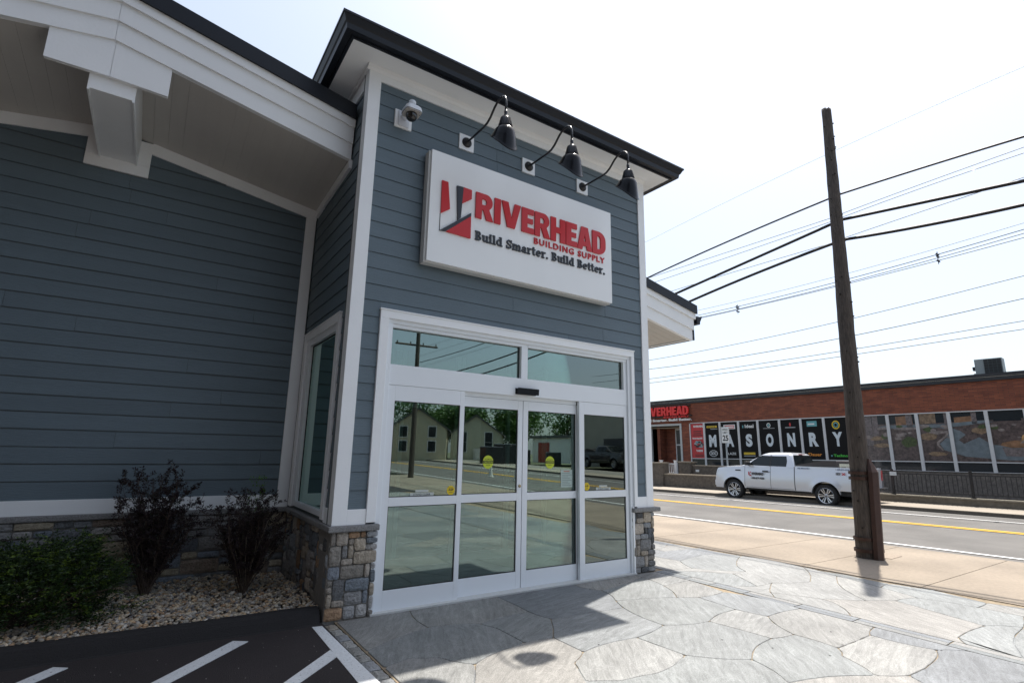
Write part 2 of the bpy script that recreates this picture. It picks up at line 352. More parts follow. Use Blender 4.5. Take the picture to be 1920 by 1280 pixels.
# side window
mb = MB(); mb.box(-.012, .03, .317, .415, .885, 2.965); mb.box(-.012, .03, 1.80, 1.93, .885, 2.965); mb.box(-.012, .03, .317, 1.93, 2.9655, 3.06); mb.box(-.02, .032, .308, 1.938, 3.0605, 3.073)
mb.build('window_casing', WHITE, shop, bevel=.002)
mb = MB(); mb.box(.005, .1, .4155, .445, .96, 2.965); mb.box(.005, .1, 1.64, 1.7995, .96, 2.965); mb.box(.006, .1, .4455, 1.6395, 2.885, 2.965); mb.box(.006, .1, .4155, 1.7995, .9, .9595)
sw = mb.build('side_window', ALU, shop, bevel=.002)
mb = MB(); mb.box(.05, .056, .4455, 1.6395, .96, 2.8845); mb.build('pane', GLASSW, sw)
mb = MB(); mb.box(.044, .0495, .4455, .458, .9605, 2.884); mb.box(.044, .0495, 1.628, 1.639, .9605, 2.884); mb.box(.044, .0495, .4585, 1.6275, 2.874, 2.884); mb.build('gasket', RUBBER, sw)
# inner corner board and left wing wall
mb = MB(); mb.box(-9, .03, YW+.03, YW+.2, .1, 6); mb.build('wing_wall', core, shop)
lw = lambda x: (4.765-.160*(x+.135)) if x > -2.3 else 5.11+.187*(x+2.37)
mb = MB(); 
# boards up to the sloping frieze (drawn a little behind it)
siding(mb, (-9, YW+.03, 0), (1, 0, 0), 8.9, 1.015, 5.45, 1.015, .178, seed=11); mb.build('wing_siding', SIDING, shop)
mb = MB(); mb.box(-.135, -.0015, YW, YW+.022, .863, 4.87); mb.build('corner_board', WHITE, shop, bevel=.002)
mb = MB(); mb.box(-9, -.1355, YW, YW+.022, .863, 1.015); mb.build('skirt_board', WHITE, shop, bevel=.002)
# frieze following the gable, stepping round the boxed beam
mb = MB(); y0, y1 = YW-.006, YW+.024
zt = lambda x: 4.89-.168*x if x > -2.36 else 4.89+.168*2.36+.17*(x+2.36)
def strip(xa, xb, d=.14): mb.prism([(xa, zt(xa)-d), (xb, zt(xb)-d), (xb, zt(xb)), (xa, zt(xa))], y0, y1, 'y')
strip(-1.99, -.0015); strip(-4.7, -2.61); mb.box(-2.61, -1.99, y0, y1, 4.762, 4.9); mb.box(-2.6095, -2.475, y0, y1, 4.9005, zt(-2.6)); mb.box(-2.12, -1.9905, y0, y1, 4.9005, zt(-2.0)-.01)
mb.build('frieze_board', WHITE, shop, bevel=.002)
# side frieze under the soffit, on the tower side
zf = 4.973; yf = .473
mb = MB(); mb.prism([(yf, zf-.105), (YW-.007, 4.79), (YW-.007, 4.905), (yf, zf+.005)], -.018, .0205, 'x'); mb.build('frieze_board', WHITE, shop)
# sloping soffit of planks
SOF = mat('soffit_panel', (.56, .54, .51), .6, var=.03, scale=3, dirt=.04)
zfas = lambda x: zf-.2*x if x > -2.34 else zf+.468+.19*(x+2.34)
mb = MB(); x = -.02; w = .152
while x > -8.9:
    xa, xb = x-w+.0015, x
    q = [(xa, yf+.02, zfas(xa)+.012), (xb, yf+.02, zfas(xb)+.012), (xb, YW+.03, zt(xb)+.0), (xa, YW+.03, zt(xa))]
    mb.add(q+[(p[0], p[1], p[2]+.02) for p in q], [(0, 3, 2, 1), (4, 5, 6, 7), (0, 1, 5, 4), (1, 2, 6, 5), (2, 3, 7, 6), (3, 0, 4, 7)]); x -= w
mb.add([(-8.9, yf+.02, zfas(-8.9)+.04), (-2.34, yf+.02, zfas(-2.34)+.04), (0, yf+.02, zf+.04), (0, YW+.03, 4.93), (-2.36, YW+.03, 5.33), (-8.9, YW+.03, zt(-8.9)+.03)], [(0, 1, 4, 5), (1, 2, 3, 4)])
mb.build('soffit', SOF, shop)
# boxed ridge beam and its plate
mb = MB(); mb.box(-2.473, -2.126, .535, YW-.0065, 4.897, 5.38); mb.box(-2.485, -2.465, .536, YW-.0065, 4.88, 5.38); mb.box(-2.134, -2.114, .536, YW-.0065, 4.88, 5.38); mb.build('ridge_beam', WHITE, shop, bevel=.003)
mb = MB(); mb.prism([(-2.814, 5.044), (-2.331, 5.052), (-2.331, 5.5), (-2.814, 5.42)], .488, .53, 'y'); mb.prism([(-2.3295, 5.052), (-1.859, 5.036), (-1.859, 5.42), (-2.3295, 5.5)], .488, .53, 'y'); mb.build('ridge_plate', WHITE, shop, bevel=.002)
# barge boards: three stepped layers, on both sides of the tower
def barge(xa, xb, zl, ks, name, par, ysh=0):
    for k, (a, b, y) in enumerate(ks):
        m_ = MB(); m_.prism([(xa, zl(xa)+a), (xb, zl(xb)+a), (xb, zl(xb)+b), (xa, zl(xa)+b)], y+ysh, y+.06+ysh, 'y'); m_.build('barge_board', WHITE, par, bevel=.0015)
lay = [(.0, .262, .468), (.2, .42, .443), (.40, .52, .415)]
zr = lambda x: 3.833+(5.132-x)*.204
barge(-2.34, -.002, zfas, lay, 'barge_board', shop); barge(-9, -2.3405, zfas, lay, 'barge_board', shop)
for (a, b, y), xe in zip(lay, (6.26, 6.285, 6.31)):
    m_ = MB(); m_.prism([(TW+.001, zr(TW)+a), (xe, zr(xe)+a), (xe, zr(xe)+b), (TW+.001, zr(TW)+b)], y, y+.06, 'y'); m_.build('barge_board', WHITE, shop, bevel=.0015)
m_ = MB()
m_.prism([(-2.34, zfas(-2.34)+.5), (-.003, zf+.5), (-.003, zf+.685), (-2.34, zfas(-2.34)+.685)], .385, .41, 'y'); m_.prism([(-9, zfas(-9)+.5), (-2.341, zfas(-2.34)+.5), (-2.341, zfas(-2.34)+.685), (-9, zfas(-9)+.685)], .385, .41, 'y')
m_.build('roof_edge', GUTTER, shop); m_ = MB(); m_.prism([(TW+.002, zr(TW)+.5), (6.33, zr(6.33)+.5), (6.33, zr(6.33)+.655), (TW+.002, zr(TW)+.655)], .385, .41, 'y'); m_.build('roof_edge', GUTTER, shop)
# wing roof slabs (run back behind the tower) and eave gutter at the right
m_ = MB()
m_.add([(-2.34, .4, zfas(-2.34)+.67), (-.004, .4, zf+.67), (-.004, 9, zf+.67), (-2.34, 9, zfas(-2.34)+.67), (-9, .4, zfas(-9)+.67), (-9, 9, zfas(-9)+.67)], [(0, 1, 2, 3), (4, 0, 3, 5)])
m_.add([(TW+.003, .4, zr(TW)+.64), (6.33, .4, zr(6.33)+.64), (6.33, 9, zr(6.33)+.64), (TW+.003, 9, zr(TW)+.64)], [(0, 1, 2, 3)])
m_.build('roof', SHINGLE, shop)
m_ = MB(); m_.prism([(6.33+a, 3.93+b-.02) for a, b in gp], .40, 8.9, 'y'); m_.box(6.262, 6.329, .475, 8.9, 3.62, 4.05); m_.build('gutter', GUTTER, shop)
m_ = MB(); m_.box(6.2, 6.2615, .53, 8.9, 3.62, 4.05); m_.build('eave_board', WHITE, shop)
m_ = MB(); k = 0; y = .532
while y < 8.8:
    m_.add([(TW+.004, y, zr(TW)+.02), (6.199, y, zr(6.199)+.02), (6.199, y+.149, zr(6.199)+.02), (TW+.004, y+.149, zr(TW)+.02), (TW+.004, y, zr(TW)+.05), (6.199, y, zr(6.199)+.05), (6.199, y+.149, zr(6.199)+.05), (TW+.004, y+.149, zr(TW)+.05)],
           [(0, 3, 2, 1), (4, 5, 6, 7), (0, 1, 5, 4), (1, 2, 6, 5), (2, 3, 7, 6), (3, 0, 4, 7)]); y += .152
m_.build('soffit', SOF, shop)
m_ = MB(); m_.box(TW-.02, 4.95, 2.4, 9, 0, 3.9); m_.box(-8.9, 4.9, 8.9, 9.05, 0, 4.5); m_.box(-9.1, -9, YW, 9, 0, 5.5); m_.build('wing_wall', core, shop)
# interior seen through the glass
FLOORT = mat('tile_floor', (.16, .16, .155), .25, var=.15, scale=3)
m_ = MB(); m_.box(.19, TW-.19, .17, 6.89, -.05, .004); m_.build('indoor_floor', FLOORT, shop)
m_ = MB(); m_.box(.181, .2, .34, 6.89, 3.03, 3.06); m_.box(.2, TW-.2, .19, 6.89, 3.03, 3.06); m_.build('ceiling', mat('ceiling_tile', (.5, .52, .5), .8), shop)
m_ = MB(); m_.box(.21, TW-.19, 4.6, 4.65, .0, 3.02); m_.box(.181, .2, 1.75, 4.6, .0, 3.02); m_.build('indoor_wall', mat('indoor_wall', (.40, .42, .40), .8), shop)
m_ = MB()
for x in (.62, 1.28, 1.36, 2.26, 2.34, 3.2, 3.95): m_.box(x, x+.06, 1.80, 1.86, .01, 3.02)
m_.box(.2, TW-.2, 1.785, 1.799, 2.2, 2.34); m_.box(.2, TW-.2, 1.785, 1.799, .02, .14); m_.box(.2, TW-.2, 1.787, 1.799, 1.03, 1.1); m_.build('inner_door_frame', ALU, shop)
tag(MB().box(.75, 2.3, .35, 1.25, .005, .017).build('door_mat', mat('charcoal_mat', (.02, .025, .028), .95, bump=.5, bscale=200)), 'charcoal mat on the floor just inside the left half of the entrance', 'mat')
bn = thing('bench', 'white bench standing inside behind the leftmost door panel', 'bench', (.45, 1.0, 0))
MB().box(.24, .62, .75, 1.7, .42, .47).build('seat', ALU, bn)
for yy in (.8, 1.55): MB().box(.28, .58, yy, yy+.06, .005, .4195).build('leg', ALU, bn)

# ------------------------------------------------------------------ stone veneer
PAL = [(.40, .34, .26), (.26, .25, .24), (.20, .20, .20), (.15, .155, .16), (.115, .13, .15), (.17, .20, .23), (.33, .29, .24), (.42, .37, .31), (.38, .37, .355), (.24, .22, .19), (.30, .30, .30), (.10, .105, .11), (.36, .22, .12), (.21, .24, .28), (.31, .33, .35)]
def veneer(mb, O, X, w, h, seed, unit=.062, sizes=((1, 1), (2, 2), (2, 2), (2, 1), (3, 2), (3, 3), (2, 3), (1, 2), (4, 2)), prot=(.0, .02), pal=PAL, fixed=()):
    rg = random.Random(seed); O = Vector(O); X = Vector(X); Nn = X.cross(Vector((0, 0, 1)))
    nx, nz = max(1, round(w/unit)), max(1, round(h/unit)); ux, uz = w/nx, h/nz; G = [[0]*nz for _ in range(nx)]
    # shuffle the row and column lines so that courses never line up exactly
    def free(i, j, a, b): return i+a <= nx and j+b <= nz and all(not G[i+p][j+q] for p in range(a) for q in range(b))
    for j in range(nz):
        for i in range(nx):
            if G[i][j]: continue
            ss = list(sizes); rg.shuffle(ss)
            for a, b in ss+[(1, 1)]:
                if free(i, j, a, b):
                    if a*b == 1 and rg.random() < .6 and free(i, j, 2, 1): a = 2
                    break
            for p in range(a):
                for q in range(b): G[i+p][j+q] = 1
            g = .0045
            jt = lambda: rg.uniform(-.004, .004)
            x0, x1, z0, z1 = i*ux+g, (i+a)*ux-g, j*uz+g, (j+b)*uz-g
            c = rg.choice(pal); br = rg.uniform(.78, 1.12); gy = sum(c)/3; mb.cur = tuple(min(.6, (k*.85+gy*.15)*br) for k in c)
            d = rg.uniform(*prot); N_ = 5; cs = [(jt(), jt()) for _ in range(4)]
            tx, tz = rg.uniform(-.006, .006), rg.uniform(-.006, .006); sd = rg.uniform(0, 99)
            vs = []
            for q in range(N_+1):
                for p in range(N_+1):
                    u, v = p/N_, q/N_
                    cx = (1-u)*(1-v)*cs[0][0]+u*(1-v)*cs[1][0]+u*v*cs[2][0]+(1-u)*v*cs[3][0]; cz = (1-u)*(1-v)*cs[0][1]+u*(1-v)*cs[1][1]+u*v*cs[2][1]+(1-u)*v*cs[3][1]
                    xx, zz = x0+(x1-x0)*u+cx, z0+(z1-z0)*v+cz
                    e = min(u, 1-u)*(x1-x0); f = min(v, 1-v)*(z1-z0); ed = min(e, f)
                    dd = d+.004+min(1, ed/.012)*.008+tx*(u-.5)+tz*(v-.5)+(mnoise.noise(Vector((xx*22+sd, zz*22, sd)))*.007 if ed > 0 else -.002)
                    if ed <= 0: 
                        sx = .006 if u in (0, 1) and v in (0, 1) else 0
                        xx += sx*(1 if u == 0 else -1); zz += sx*(1 if v == 0 else -1)
                    vs.append(O+X*xx+Vector((0, 0, zz))+Nn*dd)
            n = N_+1; fs = [(q*n+p, q*n+p+1, (q+1)*n+p+1, (q+1)*n+p) for q in range(N_) for p in range(N_)]
            rim = [p for p in range(n)]+[q*n+N_ for q in range(1, n)]+[N_*n+p for p in range(N_-1, -1, -1)]+[q*n for q in range(N_-1, 0, -1)]
            back = len(vs)
            for k in rim: vs.append(vs[k]-Nn*(d+.03))
            L_ = len(rim); fs += [(rim[(k+1) % L_], rim[k], back+k, back+(k+1) % L_) for k in range(L_)]
            mb.add(vs, fs)
    mb.cur = None
m_ = MB(); veneer(m_, (.0, .022, .0), (1, 0, 0), .475, .8, 21, unit=.0595); m_.build('stone_veneer', STONE, shop)
m_ = MB(); veneer(m_, (4.137, .022, .0), (1, 0, 0), .44, .8, 36, unit=.073, sizes=((1, 1), (2, 1), (1, 2), (2, 2), (3, 2), (1, 1))); m_.build('stone_veneer', STONE, shop)
m_ = MB(); veneer(m_, (.022, YW, .0), (0, -1, 0), YW-.03, .8, 23, unit=.066); m_.build('stone_veneer', STONE, shop)
m_ = MB(); veneer(m_, (TW+.0, .03, .0), (0, 1, 0), .6, .8, 26, unit=.073); m_.build('stone_veneer', STONE, shop)
PAL2 = [(.20, .20, .20), (.15, .16, .17), (.26, .25, .24), (.36, .31, .22), (.12, .13, .15), (.17, .2, .24), (.22, .17, .13)]
m_ = MB(); veneer(m_, (-8.5, YW+.0, .08), (1, 0, 0), 8.5, .72, 29, unit=.078, sizes=((3, 1), (4, 1), (4, 2), (5, 2), (3, 2), (5, 1), (2, 1)), pal=PAL2); m_.build('stone_veneer', STONE, shop)
m_ = MB(); m_.box(4.137, TW-.004, .026, .6, -.1, .8); m_.build('mortar_wall', MORTAR, shop); m_ = MB(); m_.box(.0, .475, .026, .4, -.1, .8); m_.box(.027, .12, .4, YW-.02, -.1, .8); m_.box(-8.5, .02, YW+.006, YW+.1, -.1, .8); m_.build('mortar_wall', MORTAR, shop)
m_ = MB()
m_.box(-.035, .478, -.035, .12, .803, .862); m_.box(-.035, .1, .1205, YW-.041, .803, .862); m_.box(-8.5, .1, YW-.04, YW+.1, .803, .8615)
m_.build('stone_cap', CAP, shop, bevel=.012); m_ = MB(); m_.box(4.135, TW+.11, -.035, .3, .803, .862)
m_.build('stone_cap', CAP, shop, bevel=.012)
# ------------------------------------------------------------------ ground
ASPH = mat('lot_asphalt', (.034, .027, .028), .9, var=.45, scale=90, bump=.8, bscale=150, bdist=.015, dirt=.35, speck=((.10, .095, .09), 210, .69))
ROADM = mat('road_asphalt', (.125, .12, .113), .9, var=.28, scale=45, bump=.35, bscale=150, bdist=.01, dirt=.25)
CONC = mat('tan_concrete', (.26, .218, .17), .9, var=.16, scale=18, bump=.3, bscale=120, bdist=.01, dirt=.22, speck=((.10, .085, .07), 160, .70))
FARC = mat('far_concrete', (.28, .245, .2), .9, var=.12, scale=30, dirt=.1)
EARTH = mat('ground_earth', (.10, .11, .06), 1, var=.4, scale=1.5)
def sheet(name, m, ns, ts, hf, cuts=None):
    mb = MB(); vs = [NT(n, t, hf(n, t)) for n in ns for t in ts]; k = len(ts)
    mb.add(vs, [(i*k+j, (i+1)*k+j, (i+1)*k+j+1, i*k+j+1) for i in range(len(ns)-1) for j in range(k-1)])
    return struct(mb.build(name, m))
TS = [-260, -200, -150]+list(range(-120, 61, 6))+[80, 120, 180, 260]
sheet('ground', EARTH, [-260, -150, -60, -20, 0, 8, 10, 12, 14, 16, 18, 20, 24, 30, 60, 120, 260], TS, lambda n, t: min(HR(n, t), .3)-.22 if n > 9 else -.3)
sheet('road', ROADM, [10.22, 11, 12, 13, 14, 15, 16, 17, 18, 19, 20.02], TS, HR)
PAINT = mat('road_paint_white', (.72, .73, .72), .6, var=.15, scale=30, dirt=.15); PAINTY = mat('road_paint_yellow', (.80, .46, .02), .6, var=.12, scale=30, dirt=.1)
T2 = [t*3 for t in range(-34, 21)]
def line(name, m, n0, w, t0=-102, t1=60): 
    ts = [t for t in T2 if t0 <= t <= t1]
    return sheet(name, m, [n0, n0+w], ts, lambda n, t: HR(n, t)+.012)
line('road_marking', PAINT, 11.58, .12); line('road_marking', PAINTY, 15.62, .11); line('road_marking', PAINTY, 15.84, .11); line('road_marking', PAINT, 18.35, .11)
# near sidewalk: slabs between the plaza (x about 6.75) and the road edge
def xin(y): return 6.807-.0389*y if y < 3 else 6.69
mb = MB(); js = [-26.8, -23.8, -20.8, -17.8, -14.8, -11.8, -8.8, -5.8, -3.85, -2.33, -.83, .43, 2.1, 3.9, 6.9, 9.9, 12.9, 16, 20, 26, 34]
for a, b in zip(js[:-1], js[1:]):
    pass
    P2 = NT(10.22, b-.75); P1 = NT(10.22, a-.75)
    q = [(xin(a), a+.011), (P1[0], a+.011), (P2[0], b-.011), (xin(b), b-.011)]
    mb.prism(q, -.02, 0.0, 'z')
struct(mb.build('sidewalk', CONC, bevel=.006))
mb = MB(); mb.prism([(6.2, -27), (10.3, -27), (NT(10.2, 34)[0]-.05, 34), (6.2, 34)], -.3, -.012, 'z'); struct(mb.build('sidewalk_bed', mat('joint_dirt', (.08, .07, .055), 1)))
mb = MB()
for a, b in zip(TS[2:-3], TS[3:-2]):
    p = [NT(10.2, a), NT(10.24, a), NT(10.24, b), NT(10.2, b)]; mb.prism([(q[0], q[1]) for q in p], -.3, -.004, 'z')
struct(mb.build('kerb', CONC))
# utility patch in the sidewalk by the pole foot
mb = MB(); mb.prism([(8.6, -.85), (8.75, -1.3), (9.2, -1.28), (9.3, -.95), (8.9, -.7)], .0005, .006, 'z'); struct(mb.build('pavement_patch', mat('patch_mortar', (.25, .205, .16), .9, var=.25, scale=30)))

# ---- flagstone plaza: measured outlines of the large stones, random ones elsewhere
FLAG = mat('tmp_unused', (.2, .2, .2))
def flag_mat():
    m = bpy.data.materials.new('flagstone'); m.use_nodes = True; n = m.node_tree; N = n.nodes; L = n.links; b = N['Principled BSDF']
    a = N.new('ShaderNodeAttribute'); a.attribute_name = 'Col'; uv = N.new('ShaderNodeUVMap'); uv.uv_map = 'UVMap'
    mp = N.new('ShaderNodeMapping'); mp.inputs['Scale'].default_value = (1, 7, 1); L.new(uv.outputs[0], mp.inputs[0])
    w0 = N.new('ShaderNodeTexNoise'); w0.inputs['Scale'].default_value = .9; w0.inputs['Detail'].default_value = 3; L.new(uv.outputs[0], w0.inputs[0])
    ad = N.new('ShaderNodeMixRGB'); ad.blend_type = 'ADD'; ad.inputs[0].default_value = 1.1; L.new(mp.outputs[0], ad.inputs[1]); L.new(w0.outputs['Color'], ad.inputs[2])
    s1 = N.new('ShaderNodeTexNoise'); s1.inputs['Scale'].default_value = 3.4; s1.inputs['Detail'].default_value = 9; s1.inputs['Roughness'].default_value = .7; s1.inputs['Distortion'].default_value = .6; L.new(ad.outputs[0], s1.inputs[0])
    r1 = N.new('ShaderNodeMapRange'); r1.inputs[1].default_value = .3; r1.inputs[2].default_value = .72; r1.inputs[3].default_value = .66; r1.inputs[4].default_value = 1.34; L.new(s1.outputs['Fac'], r1.inputs[0])
    tc = N.new('ShaderNodeTexCoord'); s2 = N.new('ShaderNodeTexNoise'); s2.inputs['Scale'].default_value = 95; s2.inputs['Detail'].default_value = 3; L.new(tc.outputs['Object'], s2.inputs[0])
    r2 = N.new('ShaderNodeMapRange'); r2.inputs[1].default_value = .3; r2.inputs[2].default_value = .7; r2.inputs[3].default_value = .74; r2.inputs[4].default_value = 1.26; L.new(s2.outputs['Fac'], r2.inputs[0])
    s3 = N.new('ShaderNodeTexNoise'); s3.inputs['Scale'].default_value = 1.1; s3.inputs['Detail'].default_value = 5; L.new(tc.outputs['Object'], s3.inputs[0])
    r3 = N.new('ShaderNodeMapRange'); r3.inputs[1].default_value = .35; r3.inputs[2].default_value = .65; r3.inputs[3].default_value = .86; r3.inputs[4].default_value = 1.1; L.new(s3.outputs['Fac'], r3.inputs[0])
    # pale mineral veins
    v = N.new('ShaderNodeTexNoise'); v.inputs['Scale'].default_value = 2.2; v.inputs['Detail'].default_value = 5; v.inputs['Distortion'].default_value = 2.5; L.new(uv.outputs[0], v.inputs[0])
    vr = N.new('ShaderNodeValToRGB'); e = vr.color_ramp.elements; e[0].position = .50; e[0].color = (0, 0, 0, 1); e[1].position = .535; e[1].color = (1, 1, 1, 1); x = e.new(.57); x.color = (0, 0, 0, 1); L.new(v.outputs['Fac'], vr.inputs[0])
    m1 = N.new('ShaderNodeMath'); m1.operation = 'MULTIPLY'; L.new(r1.outputs[0], m1.inputs[0]); L.new(r2.outputs[0], m1.inputs[1])
    m2 = N.new('ShaderNodeMath'); m2.operation = 'MULTIPLY'; L.new(m1.outputs[0], m2.inputs[0]); L.new(r3.outputs[0], m2.inputs[1])
    mv = N.new('ShaderNodeMath'); mv.operation = 'MULTIPLY_ADD'; mv.inputs[1].default_value = .18; L.new(vr.outputs[0], mv.inputs[0]); L.new(m2.outputs[0], mv.inputs[2])
    mx = N.new('ShaderNodeMix'); mx.data_type = 'RGBA'; mx.blend_type = 'MULTIPLY'; mx.inputs[0].default_value = 1; L.new(a.outputs['Color'], mx.inputs[6]); L.new(mv.outputs[0], mx.inputs[7])
    L.new(mx.outputs[2], b.inputs['Base Color']); b.inputs['Roughness'].default_value = .62; b.inputs['Specular IOR Level'].default_value = .45
    bp = N.new('ShaderNodeBump'); bp.inputs['Strength'].default_value = .5; bp.inputs['Distance'].default_value = .006; L.new(m1.outputs[0], bp.inputs['Height']); L.new(bp.outputs[0], b.inputs['Normal'])
    return m
FLAG = flag_mat()
V=dict(a2=(0.796, -0.572),a3=(0.863, .0),a4=(1.896, -0.653),a5=(1.914, .0),a6=(1.91, -0.421),a7=(1.943, -0.952),a8=(1.631, -1.383),a9=(1.336, -1.353),a10=(1.336, -0.926),v10=(1.265, -0.728),a11=(3.026, -0.15),a12=(3.149, -0.399),a13=(4.107, -0.153),a14=(2.974, -0.808),a14b=(2.858, -1.036),a15=(2.768, -1.65),a16=(2.278, -1.764),a17=(1.634, -1.776),a18=(1.418, -1.912),a18b=(1.35,-2.05),a19=(1.265, -2.219),a20=(2.308, -2.262),a20b=(1.817, -2.391),a21=(1.482, -2.343),a22=(0.737, -1.543),a22b=(0.567, -1.286),a23=(0.355, -1.171),a24=(0.122, -1.246),a26=(0.568, -1.823),a27=(1.052, -1.409),m=(2.311, -0.99),b2=(3.259, -1.803),b3=(3.329, -2.411),b4=(2.703, -2.607),b7=(3.616, -2.457),b8=(3.942, -2.012),b9=(3.869, -1.697),b10=(4.53, -2.037),b11=(3.605, -2.845),b12=(4.236, -2.834),b13=(4.53, -2.753),b14=(4.309, -3.317),b15=(4.019, -3.403),b16=(3.459, -3.42),b17=(3.23, -3.282),b18=(3.435, -2.954),b19=(2.515, -3.006),b20=(3.999, -0.619),b21=(3.699, -1.06),b22=(3.926, -1.189),b23=(4.412, -1.18),b24=(4.53, -0.604),b25=(4.53, -0.02),b26=(4.53, -3.479),c2=(5.192, -0.123),c3=(5.478, 0.318),c4=(6.249, 0.451),c6=(5.946, -0.346),c7=(5.711, -0.642),c8=(5.402, -0.642),c9=(5.036, -1.222),c10=(5.385, -1.216),c11=(4.897, -1.475),c12=(5.897, -1.44),c13=(6.584, -1.457),c14=(5.144, -1.949),c15=(5.123, -2.08),c16=(4.73, -2.452),c17=(5.526, -2.262),c18=(5.844, -2.443),c19=(6.229, -2.516),c20=(6.392, -2.073),c21=(6.749, -2.037),c22=(6.365, -3.045),c23=(6.711, -3.033),c24=(5.57, -3.314),c25=(4.888, -3.299),c26=(5.858, -3.539),c28=(4.73, -3.783),c29=(6.366, -3.427),e1=(3.591, -1.002),
 L0=(.122,.0),L1=(.122,-.86),L2=(.122,-1.95),s1=(3.05,.0),s2=(4.11,.0),x1=(.3,-2.3),x2=(1.2,-2.75),x3=(2.2,-3.3),x4=(3.2,-3.9),x5=(4.53,-4.1),
 q1=(4.73,-.03),q2=(4.73,.3),q3=(5.3,.95),q4=(6.72,.9),q5=(6.74,.1),q6=(6.77,-.9),q7=(4.73,.9),q8=(4.73,-1.0),q9=(4.73,-1.62),q10=(6.8,-1.5),q11=(6.87,-2.45),q12=(6.9,-3.0),q13=(6.92,-3.6),q14=(4.73,-3.4),q15=(6.2,-4.2),q16=(5.2,-4.4),q17=(4.73,-4.2),q18=(6.95,-4.3))
POLY = ['L0 a3 a2 L1', 'a3 a5 a6 a4 v10 a2', 'L1 a2 v10 a10 a9 a27 a22 a22b a23 a24', 'a4 a7 a8 a9 a10 v10', 'a5 s1 a11 a12 a14 a14b m a7 a4 a6', 'a7 m a14b a15 a16 a17 a8',
 's1 s2 a13 a12 a11', 'a13 b20 b21 e1 a14 a12', 's2 b25 b24 b20 a13', 'b20 b24 b23 b22 b21', 'a14 e1 b21 b22 b9 b2 a15 a14b', 'b22 b23 b10 b8 b9', 'b9 b8 b7 b3 b2', 'a15 b2 b3 b4 a20 a16', 'a16 a20 a20b a21 a19 a18b a18 a17',
 'a9 a8 a17 a18 a18b a19 x2 x1 a26 a22 a27', 'a24 a23 a22b a22 a26 x1 L2', 'b8 b10 b13 b12 b11 b7', 'b7 b11 b18 b17 b19 b4 b3', 'b11 b12 b14 b15 b16 b17 b18', 'b12 b13 b26 b14', 'b14 b26 x5 x4 b16 b15', 'a20 b4 b19 x3 x2 a19 a21 a20b', 'b19 b17 b16 x4 x3',
 'q1 c2 c3 q3 q7', 'c3 c4 q5 q4 q3', 'c2 c7 c6 q5 c4 c3', 'q1 c8 c7 c2', 'q1 q8 c9 c8', 'c8 c9 c10 c12 q6 q5 c6 c7', 'q8 q9 c11 c10 c9', 'c10 c11 c14 c17 c13 q6 c12', 'c11 q9 c16 c15 c14', 'c14 c15 c16 q14 c25 c24 c18 c17', 'c17 c18 c19 c20 c13', 'c13 c20 c21 q10 q6', 'c20 c19 c22 c23 q11 c21',
 'c18 c24 c26 c29 c22 c19', 'c24 c25 c28 c26', 'c29 c26 c28 q17 q16 q15', 'c22 c29 q15 q18 q13 c23', 'c25 q14 c28']
def chaikin(p, it=2, keep=.0):
    for _ in range(it):
        q = []
        for i in range(len(p)):
            a, b = p[i], p[(i+1) % len(p)]; d = math.dist(a, b); f = min(.25, .03/max(d, .01)) if _ == 0 else .25
            q += [(a[0]+(b[0]-a[0])*f, a[1]+(b[1]-a[1])*f), (b[0]+(a[0]-b[0])*f, b[1]+(a[1]-b[1])*f)]
        p = q
    return p
def bowed(p):
    """bend each joint a little, the same way for both stones that share it, and round the corners"""
    out = []
    for i in range(len(p)):
        a, b = p[i], p[(i+1) % len(p)]; d = math.dist(a, b); st = any(abs(a[k]-b[k]) < .004 for k in (0, 1)) or d < .12
        lo_, hi_ = (a, b) if a < b else (b, a); h = math.sin(lo_[0]*127.1+lo_[1]*311.7+hi_[0]*74.7+hi_[1]*91.3)*43758.5; h = (h-math.floor(h))*2-1
        bow = 0 if st else h*.085*d; nx, ny = -(hi_[1]-lo_[1])/d, (hi_[0]-lo_[0])/d; out.append(a)
        n = max(2, int(d/.09))
        for k in range(1, n):
            u = k/n; w = math.sin(u*math.pi)*bow+(0 if st else .0035*math.sin(u*23+lo_[0]*9)*math.sin(u*math.pi)); out.append((a[0]+(b[0]-a[0])*u+nx*w, a[1]+(b[1]-a[1])*u+ny*w))
    q = []
    for i in range(len(out)):
        a, b = out[i], out[(i+1) % len(out)]; q += [(a[0]*.8+b[0]*.2, a[1]*.8+b[1]*.2), (a[0]*.2+b[0]*.8, a[1]*.2+b[1]*.8)]
    return q
def inset(p, d):
    A = sum(p[i][0]*p[(i+1) % len(p)][1]-p[(i+1) % len(p)][0]*p[i][1] for i in range(len(p)))
    if A < 0: p = p[::-1]
    out = []
    for i in range(len(p)):
        a, b, c = p[i-1], p[i], p[(i+1) % len(p)]
        e1 = (b[0]-a[0], b[1]-a[1]); e2 = (c[0]-b[0], c[1]-b[1]); l1 = math.hypot(*e1) or 1; l2 = math.hypot(*e2) or 1
        nx, ny = -e1[1]/l1-e2[1]/l2, e1[0]/l1+e2[0]/l2; l = math.hypot(nx, ny) or 1; cosv = max(.5, l/2)
        out.append((b[0]+nx/l*d/cosv, b[1]+ny/l*d/cosv))
    return out
FP = [(.195, .212, .225), (.222, .24, .248), (.242, .252, .254), (.185, .202, .22), (.25, .257, .255), (.21, .228, .235), (.262, .262, .255)]
